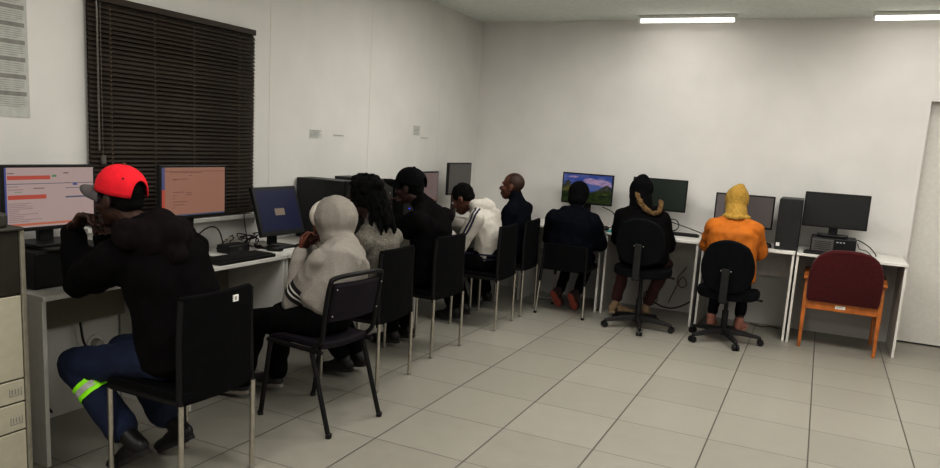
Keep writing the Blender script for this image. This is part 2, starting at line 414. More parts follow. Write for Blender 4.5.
monitor('square tilted monitor with a deep blue screen and small beige box',(-.73,.70,DH),L90,0,.243,.375,.262,rows([(.38,.46,.63,.63,1)]),[DBL,BEI],math.radians(-17),LMG,bez=.021)
PALE=emat('screen_pinkgrey',(.32,.24,.23),.5)
monitor('monitor with a pinkish screen half hidden by the black cap',(-.74,2.66,DH),L90,0,.33,.42,.25,rows([(.1,.1,.9,.115,1),(.1,.3,.8,.31,1),(.1,.5,.85,.51,1),(0,.93,1,1,1)]),[PALE,INK2],0,LMG)
GRYS=emat('screen_dullgrey',(.11,.103,.092),.7)
monitor('dull grey monitor above the bowed head of the white hoodie, near the corner',(-.74,3.32,DH),L90,0,.395,.46,.27,rows([(.05,.05,.95,.06,1),(.06,.12,.5,.13,1),(.06,.18,.7,.19,1),(.06,.24,.4,.25,1)]),[GRYS,emat('dull_line',(.12,.11,.10),.7)],0,LMG)
# back wall
BMG='monitors along the back wall'
def nmat(name,c1,c2,sc,lo,hi,strn,stretch=1.):
    m=emat(name,c1,strn); nt=m.node_tree; b=nt.nodes['Principled BSDF']
    tc=nt.nodes.new('ShaderNodeTexCoord'); mp=nt.nodes.new('ShaderNodeMapping'); mp.inputs['Scale'].default_value=(1,1,stretch)
    n=nt.nodes.new('ShaderNodeTexNoise'); n.inputs['Scale'].default_value=sc; n.inputs['Detail'].default_value=6
    r=nt.nodes.new('ShaderNodeValToRGB'); r.color_ramp.elements[0].position=lo; r.color_ramp.elements[1].position=hi
    r.color_ramp.elements[0].color=(*c1,1); r.color_ramp.elements[1].color=(*c2,1)
    nt.links.new(tc.outputs['Object'],mp.inputs[0]); nt.links.new(mp.outputs[0],n.inputs['Vector']); nt.links.new(n.outputs['Fac'],r.inputs[0]); nt.links.new(r.outputs[0],b.inputs['Emission Color']); return m
SKY=nmat('sky_blue',(.055,.10,.33),(.20,.22,.40),14,.45,.7,.75,2.2); CLD=nmat('cloud_pink',(.22,.19,.36),(.50,.36,.50),22,.35,.6,.75,2.); LAKE=emat('lake_blue',(.12,.17,.38),.75); GRN=nmat('meadow_green',(.018,.035,.010),(.065,.085,.022),40,.35,.68,.75); DGRN=emat('tree_dark',(.012,.028,.010),.7); ROCK=nmat('rock_brown',(.035,.04,.045),(.10,.10,.075),45,.35,.65,.75); OLV=nmat('olive_hill',(.06,.07,.02),(.16,.14,.045),30,.35,.65,.75)
def blob(cx,cy,rx,ry,n=14): return [(min(1,max(0,cx+rx*math.cos(2*PI*k/n)*(1+.12*math.sin(k*2.3)))),min(1,max(0,cy+ry*math.sin(2*PI*k/n)*(1+.2*math.sin(k*3.1))))) for k in range(n)][::-1]
land=[('r',0,.35,1,.55,2),('p',blob(.72,.25,.27,.10),1),('p',blob(.55,.2,.14,.09),1),('p',blob(.88,.33,.14,.08),1),('p',blob(.2,.1,.12,.04),1),
 ('p',[(0,.62),(.0,.42),(.04,.30),(.09,.22),(.13,.24),(.16,.36),(.22,.45),(.3,.55),(.34,.66)][::-1],5),('p',[(0,.66),(0,.5),(.12,.42),(.26,.52),(.36,.66)][::-1],6),
 ('p',[(.62,.60),(.74,.50),(.84,.38),(.9,.32),(.96,.37),(1,.45),(1,.62)][::-1],5),('p',[(.6,.62),(.8,.55),(1,.52),(1,.66)][::-1],3),
 ('r',0,.62,1,1,3)]
random.seed(5)
for k in range(26): land.append(('p',blob(random.uniform(.03,.97),random.uniform(.66,.97),random.uniform(.03,.08),random.uniform(.025,.06),9),random.choice((4,4,6,3,4))))
monitor('monitor with a mountain lake landscape wallpaper on the back wall desk',(.335,3.98,DH),0,0,.362,.485,.268,land,[SKY,CLD,LAKE,GRN,DGRN,ROCK,OLV],0,BMG)
monitor('dark green blank monitor behind the person with fur trimmed hood',(1.03,3.98,DH),0,0,.367,.48,.268,[],[emat('dark_green_blank',(.028,.037,.028),.9)],0,BMG)
monitor('greyish mauve monitor behind the yellow hooded head',(1.79,3.98,DH),0,0,.285,.475,.265,rows([(0,0,.14,1,1)]),[emat('mauve_grey',(.125,.108,.10),.9),emat('mauve_light',(.165,.14,.135),.9)],0,BMG)
off=mat('switched_off_panel',(.026,.027,.027),.3,var=.05)
monitor('switched off black monitor standing on a slim computer above the red chair',(2.525,3.92,.905),0,0,.218,.475,.265,[],[off],0,BMG)

# ------------------------------------------------------------------ computers
GLOSSD=mat('tower_metal',(.022,.022,.022),.42,var=.15)
def tower(label,loc,rz,w,d,h,grp,led=True,cap=False,plain=False):
    """front faces local -Y, loc = middle of its foot"""
    t=thing('computer_tower',label,'computer',loc,rz,grp)
    MB().box((-w/2,-d/2+.03,.006),(w/2,d/2,h-.004)).build('case',GLOSSD,t,bevel=.004)
    F=MB(); F.prism(rrect(-w/2-.001,0,w/2+.001,h,.012),0,.03,Matrix.Translation((0,-d/2+.03,0))@Matrix.Rotation(PI/2,4,'X')); f=F.build('front_panel',DGREY if cap else (GLOSSD if plain else BLK),t,bevel=.005)
    if plain: return t
    G=MB()
    for k in range(12): G.box((-w*.36,-d/2-.0015,h*.3+k*h*.022),(w*.36,-d/2+.001,h*.3+k*h*.022+.004))
    MB().box((-w*.4,-d/2-.002,h*.82),(w*.4,-d/2+.001,h*.9)).build('drive_cover',DGREY,f)
    G.build('front_grille',DGREY,f)
    B=MB(); B.tube([(w*.28,-d/2-.003,h*.75),(w*.28,-d/2+.002,h*.75)],.008,12); B.build('power_button',SILV,f)
    if led:
        MB().box((-w*.05,-d/2-.004,h*.5),(w*.03,-d/2+.001,h*.515)).build('power_light',emat('led_blue',(.05,.07,1.),2.5),f)
    return t
TG='black computer towers on the desks'
tower('black computer tower with its broad side towards us, behind the blue screen',(-.775,1.30,DH),L90,.175,.43,.43,TG,False)
tower('black computer tower with a thick rounded front, second of the towers',(-.80,1.78,DH),L90,.19,.42,.43,TG,False,True)
tower('black computer tower with pale top and small blue light beside the black cap',(-.68,1.70-.12,DH),L90,.001,.001,.001,TG) if False else None
t3=tower('black computer tower with a pale top and a small blue light',(-.745,2.06,DH),L90,.18,.40,.385,TG,True)
MB().box((-.085,-.195,.3855),(.085,.0,.3885)).build('top_sheet',PAPER,t3,label if False else (0,0,0))
t4=tower('tall black computer tower standing beside the switched off monitor',(2.178,3.94,DH),0,.18,.42,.435,TG,False,False,True)
MB().box((-.08,-.2125,.03),(-.05,-.2095,.06)).build('case_badge',mat('badge_silver',(.7,.7,.68),.4),t4)
sl=thing('slim_computer','slim grey fronted computer lying flat under the switched off monitor','computer',(2.54,3.97,DH))
MB().box((-.175,-.14,.004),(.17,.15,.128)).build('case',BLK,sl,bevel=.004)
f=MB().box((-.165,-.147,.014),(-.0,-.14,.118)).build('front_panel',mat('grey_front',(.13,.12,.115),.5),sl,bevel=.002)
g=MB()
for k in range(5): g.box((-.15,-.149,.03+k*.016),(-.02,-.146,.036+k*.016))
g.build('drive_slot',DGREY,f)
MB().box((.02,-.1425,.095),(.035,-.139,.105)).box((.045,-.1425,.095),(.06,-.139,.105)).box((.07,-.1425,.095),(.085,-.139,.105)).build('status_light',emat('status_pale',(.5,.5,.48),.8),sl)
MB().box((-.10,-.12,.1285),(.09,.10,.139)).build('riser_plate',BLKM,sl,bevel=.002)
dp=thing('desktop_computer','black desktop computer lying flat under the pale page monitor','computer',(-.76,-.80,DH))
MB().box((-.21,-.20,.004),(.12,.20,.168)).build('case',BLKM,dp,bevel=.004)
MB().box((.12,-.195,.01),(.128,.195,.16)).build('front_panel',BLK,dp,bevel=.003)
MB().prism(rrect(-.12,-.14,.15,.14,.04),.168,.1795).build('riser_plate',DGREY,dp,bevel=.003)

# ------------------------------------------------------------------ keyboards, mice, papers
def keyboard(label,loc,rz,grp=None,w=.44,d=.15):
    t=thing('keyboard',label,'keyboard',loc,rz,grp)
    MB().prism(rrect(-w/2,-d/2,w/2,d/2,.012),0,.018).build('body',BLK,t,bevel=.003)
    k=MB()
    for r in range(5):
        for c in range(20):
            x=-w/2+.015+c*(w-.03)/20; y=-d/2+.014+r*(d-.03)/5
            k.box((x+.001,y+.001,.018),(x+(w-.03)/20-.002,y+(d-.03)/5-.003,.024))
    k.build('keys',BLKM,t); return t
KG='black keyboards'
keyboard('black keyboard at the desk edge between red cap and grey hoodie',(-.595,.20,DH),L90,KG,.46,.17)
keyboard('black keyboard in front of the tilted blue monitor',(-.605,.93,DH),L90,KG,.30,.13)
keyboard('black keyboard under the arms of the black capped person',(-.62,1.55,DH),L90,KG)
keyboard('black keyboard by the coiled cable, right of the fur trimmed hood',(1.27,4.02,DH),0,KG,.30,.12)
keyboard('black keyboard in front of the slim computer',(2.50,3.72,DH),0,KG,.36,.12)
keyboard('black keyboard in front of the person in navy jacket',(.40,3.80,DH),0,KG,.40,.13)
def mouse(label,loc,rz,grp=None):
    s=MB()
    s.ell((0,0,.016),(.034,.058,.024)); s.box((-.2,-.2,-.1),(.2,.2,.0)) if False else None
    o=s.build('computer_mouse',BLK,None,(0,0,0),2); o.location=loc; o.rotation_euler=(0,0,rz); tag(o,label,'mouse',grp)
    for v in o.data.vertices: v.co.z=max(0,v.co.z)
    return o
mouse('black mouse on papers between keyboard and tilted monitor',(-.645,.575,DH+.0035),L90+.4,'computer mice')
mouse('black mouse beside the tall computer tower',(2.03,3.80,DH),.2,'computer mice')
mouse('black mouse next to the navy jacket person',(.60,3.79,DH),.1,'computer mice')
def paper(label,loc,rz,w,d,grp=None,m=PAPER,z=.0012,name='paper_sheet',cat='paper'):
    o=MB().box((-w/2,-d/2,0),(w/2,d/2,z)).build(name,m); o.location=loc; o.rotation_euler=(0,0,rz); return tag(o,label,cat,grp)
PG='loose papers on the left desks'
paper('white paper sheet lying under the mouse by the tilted monitor',(-.67,.60,DH),.5,.19,.24,PG,z=.003)
paper('white paper sheet at the desk edge by the grey hoodie hand',(-.60,.70,DH),-.25+L90,.20,.12,PG,z=.004)
cr=MB()
for i in range(6):
    for j in range(5):
        pass
n=9
vs=[];fs=[]
for i in range(n):
    for j in range(n):
        x=(i/(n-1)-.5)*.16;y=(j/(n-1)-.5)*.13
        vs.append((x,y,.012+.03*max(0,noise.noise(V((x*22,y*22,3))))+.02*max(0,-math.cos(i*.9))*.5))
for i in range(n-1):
    for j in range(n-1): fs.append((i*n+j,(i+1)*n+j,(i+1)*n+j+1,i*n+j+1))
o=cr.add(vs,fs).build('crumpled_paper',PAPER,smooth=2); o.location=(-.83,.66,DH+.004); o.modifiers.new('t','SOLIDIFY').thickness=.001
tag(o,'crumpled white paper behind the mouse, left of the tilted monitor','paper')
pn=thing('pen','thin blue pen on the papers by the grey hoodie','pen',(-.565,.72,DH+.010),1.2)
MB().tube([(0,-.07,0),(0,.06,0)],.004,8).build('barrel',mat('pen_blue',(.08,.16,.25),.4),pn,smooth=True); MB().tube([(0,.06,0),(0,.075,0)],[.0035,.001],8).build('tip',SILV,pn,smooth=True)
TEAL=mat('turquoise_cover',(.06,.38,.36),.5)
paper('turquoise folder at the front edge of a back wall desk',(.725,3.715,DH),0,.14,.16,None,TEAL,.012,'folder','folder')
paper('small white card beside the tall tower on the back wall desk',(2.225,3.70,DH),.1,.07,.05,None,PAPER,.002,'card','card')
paper('white paper sheet on the corner desk behind the bald person',(-.36,3.72,DH),.3,.21,.28,None,PAPER,.003)

# ------------------------------------------------------------------ cables
def cable(label,pts,r=.004,grp='black cables on and under the desks',m=CABLE,n=8):
    P=[V(p) for p in pts]; o=P[0]
    ob=MB().tube(bez(P,n),r,7).build('cable',m,None,o,2); return tag(ob,label,'cable',grp)
cable('black cable looped behind the peach screen monitor',[(-.9,.2,DH+.005),(-.86,.14,DH+.10),(-.84,.22,DH+.16),(-.86,.32,DH+.13),(-.85,.36,DH+.006)])
cable('thin black cables dropping from the window sill by the tilted monitor',[(-.935,.62,.968),(-.925,.61,.93),(-.915,.62,.84),(-.88,.60,DH+.006)],.003)
for k in range(6):
    a=random.uniform(.25,.62); P=[(-.9+random.uniform(-.04,.04),a,DH+.005)]
    for q in range(4): P.append((-.86+random.uniform(-.06,.06),a+random.uniform(-.14,.14),DH+random.uniform(.03,.09)))
    P.append((-.84,a+.05,DH+.005))
    cable('tangled %s cable in the heap behind the keyboard, left of the tilted monitor'%('pale' if k%3==2 else 'black'),P,.0035,'tangled cables behind the keyboard',mat('pale_cable',(.5,.45,.38),.5) if k%3==2 else CABLE,6)
px=thing('power_adapter','black power adapter box behind the keyboard by the tangled cables','adapter',(-.80,.38,DH)); MB().box((-.05,-.09,0),(.05,.09,.05)).build('housing',BLK,px,bevel=.008); MB().box((.05,-.02,.015),(.056,.02,.032)).build('socket',DGREY,px)
cable('coiled black cable standing right of the fur trimmed hood',[(1.17,4.1,DH+.005)]+[(1.17+.055*math.cos(t),4.06,DH+.085+.055*math.sin(t)) for t in [k*PI/4-1.5 for k in range(14)]]+[(1.3,4.1,DH+.07),(1.5,4.12,DH+.01)],.004)
cable('black cable arching behind the red chair from the slim computer',[(2.66,3.90,DH+.125),(2.72,3.88,DH+.13),(2.80,3.88,DH+.09),(2.86,3.92,DH+.03),(2.87,3.92,DH+.006)],.004)
cable('thin black cable hanging beside the slim computer',[(2.72,3.9,DH+.10),(2.74,3.87,DH+.06),(2.79,3.86,DH+.05),(2.84,3.88,DH+.008)],.003)
cable('black cable hanging beside the landscape monitor',[(.50,3.98,DH+.2),(.63,3.9,DH+.16),(.66,3.9,DH+.06),(.60,3.9,DH+.006)],.004)
YW=YB-.012
cable('black cable hanging in a bow under the desk behind the fur hood person',[(1.1,4.13,.46),(1.0,4.1,.2),(1.08,4.05,.09),(1.25,4.05,.06),(1.42,4.1,.16),(1.45,4.13,.3)],.007)
cable('looped black cable under the desk behind the fur hood person',[(.95,4.1,.12)]+[(1.02+.07*math.cos(t),4.1,.12+.07*math.sin(t)) for t in [PI-k*PI/5 for k in range(11)]],.004)
cable('red tinted cable loop hanging under the desk beside the fur hood person',[(1.33,4.13,.46),(1.26,4.1,.34),(1.30,4.1,.26),(1.35,4.1,.3),(1.30,4.1,.36),(1.24,4.1,.22),(1.2,4.08,.10)],.004,m=mat('red_cable',(.16,.02,.018),.5))
cable('black cable lying on the floor behind the yellow hooded person',[(1.95,4.12,.012),(2.05,4.08,.006),(2.13,4.13,.006),(2.2,4.1,.006)],.005,m=mat('tan_cable',(.2,.13,.07),.6))
cable('white cable hanging below the desk left of the yellow hooded person',[(1.58,4.1,.4),(1.57,4.05,.22),(1.60,4.02,.08),(1.63,4.05,.008)],.006,m=mat('white_cable',(.6,.58,.54),.5))
cable('white cable on the floor by the corner desk panel',[(-.12,3.95,.006),(.0,3.9,.006),(.1,3.95,.006)],.006,m=MATS['white_cable'])
cable('black cable hanging against the left wall under the nearest desk',[(-.96,-.78,.48),(-.955,-.74,.36),(-.96,-.80,.2),(-.955,-.72,.05)],.006)
cable('second black cable hanging under the nearest desk beside the wall socket',[(-.955,-.55,.48),(-.95,-.53,.36),(-.955,-.46,.30)],.006)
sk=thing('wall_socket','round white wall socket under the nearest desk','socket',(XL+.001,-.44,.34))
MB().tube([(0,0,0),(.012,0,0)],.045,20).build('plate',PANELW,sk,smooth=True); MB().tube([(.012,0,0),(.05,0,0)],[.03,.024],16).build('plug',mat('plug_grey',(.4,.39,.36),.5),sk,smooth=True)

# ------------------------------------------------------------------ copier
cp=thing('photocopier','office photocopier with white paper trays and dark upper body, left edge','photocopier',(-.58,-1.6,0)); O=cp.location[:]
CPW=mat('copier_offwhite',(.46,.43,.345),.5,var=.04); CPD=mat('copier_dark',(.032,.028,.020),.5); CPG=mat('copier_grey',(.055,.05,.042),.5)
y0,y1=-1.92,-1.258
MB().box((-.86,y0,.03),(-.345,y1-.003,.84)).build('body',CPW,cp,O,bevel=.004)
for a,b in ((.509,.835),(.416,.503),(.301,.410),(.04,.295)):
    tr=MB().box((-.345,y0+.01,a),(-.32,y1-.014,b)).build('paper_tray',CPW,cp,O,bevel=.003)
    if a<.5 and a>.1:
        q=MB(); z=a+.028; Y=y1-.075
        q.box((-.3205,Y,z),(-.319,Y+.003,z+.03)); q.box((-.3205,Y+.045,z),(-.319,Y+.048,z+.03)); 
        for k in range(3): q.box((-.3205,Y+.009+.012*k,z+.006),(-.319,Y+.014+.012*k,z+.026))
        q.box((-.3205,Y,z-.001),(-.319,Y+.048,z+.002))
        q.build('tray_symbol',DARKINK,tr,O)
MB().box((-.355,y1-.012,.03),(-.314,y1+.006,1.085)).build('edge_post',mat('post_silver',(.30,.28,.23),.4,.3),cp,O,bevel=.003)
MB().box((-.86,y0,.84),(-.322,y1-.012,1.085)).build('upper_body',CPD,cp,O,bevel=.006)
MB().box((-.86,y0,1.085),(-.305,y1-.0,1.10)).build('top_ledge',CPG,cp,O,bevel=.006)
MB().box((-.84,y0+.02,1.10),(-.31,y1-.055,1.156)).build('scanner_lid',CPG,cp,O,bevel=.012)
for k,(x,y) in enumerate(((-.80,y0+.05),(-.80,y1-.05),(-.37,y0+.05),(-.37,y1-.05))): MB().tube([(x,y,0),(x,y,.03)],.02,12).build('foot',BLK,cp,O)

# ------------------------------------------------------------------ chairs
def grid_panel(fn,nu,nv,th):
    """closed curved slab: fn(u,v)->(point, normal)"""
    M=MB(); vs=[]; 
    for sgn in (1,-1):
        for i in range(nu+1):
            for j in range(nv+1):
                p,nn=fn(i/nu,j/nv); vs.append(V(p)+V(nn)*th/2*sgn)
    W=nv+1; o=(nu+1)*W; fs=[]
    for i in range(nu):
        for j in range(nv):
            a=i*W+j; fs.append((a,a+1,a+W+1,a+W)); fs.append((o+a,o+a+W,o+a+W+1,o+a+1))
    for i in range(nu):
        for j in (0,nv):
            a=i*W+j; b=a+W; fs.append((a,b,o+b,o+a))
    for j in range(nv):
        for i in (0,nu):
            a=i*W+j; b=a+1; fs.append((a,b,o+b,o+a))
    return M.add(vs,fs)
LEGK=mat('black_leg_enamel',(.011,.010,.010),.45,spec=.3)
def visitor_chair(label,loc,rz,grp,splay=False,bh=.445):
    t=thing('visitor_chair',label,'chair',loc,rz,grp); w=.205
    def seat(u,v):
        x=-w+2*w*u; y=-.2+.42*v; return (x,y,.447-.012*math.sin(PI*u)-.02*max(0,v-.8)*5*.6),(0,0,1)
    grid_panel(seat,10,10,.045).build('seat',FABK,t,smooth=True,bevel=.006)
    def back(u,v):
        x=(-w+2*w*u)*(1-.05*v); y=-.178-.01*v-.018*math.sin(PI*u); return (x,y,.41+bh*v),V((0,-1,-.12)).normalized()
    B=grid_panel(back,10,8,.024).build('backrest',FABK,t,smooth=True,bevel=.006)
    for s in (-1,1):
        MB().tube([(s*w,-.195,.40),(s*w,-.19,.44),(s*w*.98,-.185,.41+bh*.6),(s*w*.955,-.19,.41+bh*.97)],.012,10).build('back_post',LEGK,t,smooth=True)
        MB().tube([(s*w,-.20,.425),(s*w,.2,.425)],.012,8).build('side_rail',LEGK,t,smooth=True)
    for s in (-1,1):
        for y in (-.2,.2):
            dx=.02*s if splay else 0; dy=(-.04 if y<0 else .04) if splay else 0
            ztop=.44
            if splay:
                l=MB(); k=.30; pt=lambda q:(s*w+dx*(1-q/ztop),y+dy*(1-q/ztop),q)
                l.tube([pt(.012),pt(k)],.0115,12,mi=0); l.tube([pt(k),pt(ztop)],.0125,12,mi=1); lo=l.build('leg',[SILV,LEGK],t,smooth=True)
                MB().tube([pt(0),pt(.02)],.0135,12).build('foot_cap',BLKM,lo,smooth=True)
            else:
                lo=MB().tube([(s*w,y,.008),(s*w,y,ztop-.02)],.0115,12).build('leg',SILV,t,smooth=True)
                MB().tube([(s*w,y,0),(s*w,y,.014)],.0135,12).build('foot_cap',mat('grey_foot',(.3,.28,.25),.5),lo,smooth=True)
    return t
VG='black visitor chairs along the left wall'
c0=visitor_chair('black visitor chair with a white tag on its back, under the red capped person',(.02,-.795,0),L90,VG)
dup(c0,(-.07,.78,0),L90+.03,'black visitor chair just behind the purple backed chair',VG)
dup(c0,(-.12,1.61,0),L90-.06,'black visitor chair under the person in the black cap',VG)
dup(c0,(-.08,2.57,0),L90+.04,'black visitor chair under the white hoodie',VG)
dup(c0,(-.10,3.175,0),L90+.05,'black visitor chair under the bald person, nearest the corner',VG)
# only the first chair carries a property tag
tg=MB().box((.09-.03,-.220,.80),(.09,-.215,.828)).build('property_tag',PAPER,c0); tg['label']='small white property tag'
tm=MB().box((.09-.022,-.2207,.806),(.09-.012,-.2195,.822)).build('tag_print',GREYINK,tg)
ch7=visitor_chair('black chair with splayed silver legs under the navy jacket at the back wall',(.385,3.47,0),0,None,True,.24)

def stack_chair(label,loc,rz):
    t=thing('stacking_chair',label,'chair',loc,rz); w=.195
    def seat(u,v): return (-w+.02+2*(w-.02)*u,-.17+.38*v,.455-.012*math.sin(PI*u)-(.03*(v-.8)*5 if v>.8 else 0)),(0,0,1)
    grid_panel(seat,8,8,.04).build('seat',PURP,t,smooth=True,bevel=.012)
    def back(u,v): return ((-w+.022+2*(w-.022)*u),-.195-.04*v-.02*math.sin(PI*u),.585+.20*v),V((0,-1,-.3)).normalized()
    bp=grid_panel(back,8,6,.03).build('backrest',PURP,t,smooth=True,bevel=.012)
    q=MB()
    for x in (-.17,.17):
        for z in (.62,.76): q.ell((x,-.226-(z-.585)*.2,z),(.005,.004,.005),n=8,m=6)
    q.build('rivets',SILV,bp,smooth=2)
    MB().tube(bez([(-w,-.13,.44),(-w,-.19,.50),(-w,-.205,.62),(-w,-.235,.78),(-w+.03,-.245,.815),(0,-.262,.825),(w-.03,-.245,.815),(w,-.235,.78),(w,-.205,.62),(w,-.19,.50),(w,-.13,.44)],6),.0125,10).build('back_hoop',LEGK,t,smooth=2)
    for s in (-1,1):
        MB().tube([(s*w,-.19,.43),(s*w,.19,.43)],.0125,10).build('side_rail',LEGK,t,smooth=True)
        for (ya,yb) in ((-.12,-.255),(.17,.235)):
            lo=MB().tube([(s*w,ya,.435),(s*(w+.004),yb,.012)],.0125,12).build('leg',LEGK,t,smooth=True)
            MB().tube([(s*(w+.004),yb,0),(s*(w+.004),yb-(.006 if yb<0 else -.003),.024)],.015,12).build('foot_cap',BLKM,lo,smooth=True)
    return t
stack_chair('black framed stacking chair with dark purple pads under the grey hoodie',(.075,.10,0),math.radians(83))

OFK=mat('office_fabric',(.0085,.009,.011),.92,spec=.12,bump=.35,bscale=500,var=.25)
def office_chair(label,loc,rz,grp,base_rot,sz=.485,bc=.685,bh=.205):
    t=thing('office_chair',label,'chair',loc,rz,grp)
    def outline(u,v,wd):   # superellipse-ish squarish disc
        a=(u*2-1); b=(v*2-1); x=a*math.sqrt(max(0,1-b*b*.42)); y=b*math.sqrt(max(0,1-a*a*.42)); return x*wd,y
    def seat(u,v):
        x,y=outline(u,v,.245); return (x,.03+y*.225,sz-.018*(1-x*x*8)+(-.03*max(0,y-.6)*2)),(0,0,1)
    grid_panel(seat,14,14,.07).build('seat',OFK,t,smooth=True,bevel=.02,seg=3)
    def back(u,v):
        x,y=outline(u,v,.205); x*=1.0+.06*(-y); return (x,-.225-.03*(y)+.9*x*x,bc+y*bh),V((0,-1,-.12)).normalized()
    bk=grid_panel(back,14,14,.05).build('backrest',OFK,t,smooth=True,bevel=.016,seg=3)
    sc=MB()
    for x in (-.038,.038): sc.ell((x,-.262,bc-.03),(.006,.004,.006),n=10,m=6)
    sc.build('screws',SILV,bk,smooth=2)
    MB().box((-.03,-.285,sz-.06),(.03,-.262,bc-.01)).box((-.03,-.285,sz-.06),(.03,-.0,sz-.04)).build('back_bracket',BLKM,t,bevel=.006)
    MB().box((-.1,-.1,sz-.06),(.1,.12,sz-.036)).build('seat_plate',BLKM,t,bevel=.004)
    MB().tube([(.06,.05,sz-.05),(.24,.06,sz-.055),(.27,.06,sz-.055)],[.006,.006,.011],8).build('height_lever',BLKM,t,smooth=True)
    MB().tube([(0,0,.10),(0,0,.26)],.026,14).tube([(0,0,.26),(0,0,sz-.05)],.016,14).build('gas_column',BLKM,t,smooth=True)
    hb=MB().tube([(0,0,.06),(0,0,.115)],[.048,.04],16).build('base_hub',BLKM,t,smooth=True)
    for k in range(5):
        a=base_rot+k*2*PI/5; d=V((math.cos(a),math.sin(a),0)); s=V((-d.y,d.x,0))
        L=MB(); rg=[]
        for q,(r,z,hw,hh) in enumerate(((.03,.09,.028,.024),(.15,.085,.024,.02),(.27,.068,.019,.013),(.30,.062,.015,.01))):
            c=d*r+V((0,0,z)); rg.append([c+s*hw-V((0,0,hh)),c+s*hw*.7+V((0,0,hh)),c-s*hw*.7+V((0,0,hh)),c-s*hw-V((0,0,hh))])
        L.rings(rg); lo=L.build('base_arm',BLKM,t,bevel=.005)
        c=d*.285; w=MB()
        for o in (-.014,.014):
            cc=c+s*o+d*.012+V((0,0,.026)); w.tube([cc-s*.009,cc+s*.009],.026,16)
        w.tube([c+V((0,0,.03)),c+V((0,0,.06))],.008,8)
        w.build('caster',BLK,lo,smooth=True)
    return t
OG='black office swivel chairs'
office_chair('black office swivel chair under the person with the fur trimmed hood',(1.085,3.29,0),.02,OG,math.radians(-75),.515,.775,.20)
office_chair('black office swivel chair under the yellow hooded person',(1.80,3.30,0),-.03,OG,math.radians(-62),.425,.655,.215)

def armchair(label,loc,rz):
    t=thing('armchair',label,'chair',loc,rz); w=.275
    # frame: rear legs slope back up to the arms
    for s in (-1,1):
        lr=MB(); lr.rings([[V((s*w+dx*.013,-.235+dy*.017-.0,0)) for dx,dy in ((-1,-1),(1,-1),(1,1),(-1,1))],[V((s*w+dx*.018,-.205+dy*.024,.42)) for dx,dy in ((-1,-1),(1,-1),(1,1),(-1,1))],[V((s*w+dx*.016,-.175+dy*.02,.575)) for dx,dy in ((-1,-1),(1,-1),(1,1),(-1,1))]])
        lr.build('leg',WOOD,t,bevel=.006)
        lf=MB(); lf.rings([[V((s*w+dx*.013,.235+dy*.015,0)) for dx,dy in ((-1,-1),(1,-1),(1,1),(-1,1))],[V((s*w+dx*.018,.225+dy*.022,.59)) for dx,dy in ((-1,-1),(1,-1),(1,1),(-1,1))]])
        lf.build('leg',WOOD,t,bevel=.006)
        ar=MB(); ar.rings([[V((s*(w+.005)+dx*.026,y,z+dz*.014)) for dx,dz in ((-1,-1),(1,-1),(1,1),(-1,1))] for y,z in ((-.215,.575),(-.1,.592),(.12,.605),(.265,.598))])
        ar.build('armrest',WOOD,t,bevel=.008)
        MB().box((s*w-.012,-.2,.335),(s*w+.012,.22,.395)).build('side_rail',WOOD,t,bevel=.005)
    r=MB().box((-w+.012,-.225,.325),(w-.012,-.198,.405)).build('rear_rail',WOOD,t,bevel=.006)
    st=MB().box((-.045,-.2262,.35),(.03,-.2245,.378)).build('asset_sticker',PAPER,r); st['label']='small white asset sticker'
    MB().box((-.036,-.2268,.356),(.02,-.226,.36)).box((-.036,-.2268,.366),(.01,-.226,.37)).build('sticker_print',GREYINK,st)
    MB().box((-w+.012,.2,.335),(w-.012,.225,.395)).build('front_rail',WOOD,t,bevel=.006)
    S=MB(); S.prism(rrect(-w+.03,-.16,w-.03,.24,.05),.385,.46); S.build('seat_cushion',RED,t,smooth=True,bevel=.025,seg=4)
    # domed backrest, curved around the sitter
    pts=[]; hw=.272
    for k in range(11): # bottom edge to top dome
        pass
    prof=[(-hw+.02,.395),(-hw+.004,.42)]
    for k in range(17):
        a=PI-PI*k/16; ca,sa=math.cos(a),math.sin(a); prof.append((hw*math.copysign(abs(ca)**.72,ca),.575+.27*abs(sa)**.78))
    prof+=[(hw-.004,.42),(hw-.02,.395)]
    Bm=MB(); rg=[]
    cz=.6
    for (sc,off) in ((.93,.034),(.985,.026),(1,.0),(.985,-.026),(.93,-.034)):
        rg.append([V((x*sc,-.255-.16*(z-.4)+off+.9*x*x*.6,cz+(z-cz)*sc)) for x,z in prof])
    Bm.rings(rg,True); Bm.build('backrest',RED,t,smooth=True)
    return t
armchair('empty armchair with maroon upholstery and orange wooden frame by the doorway',(2.655,3.785,0),.0)

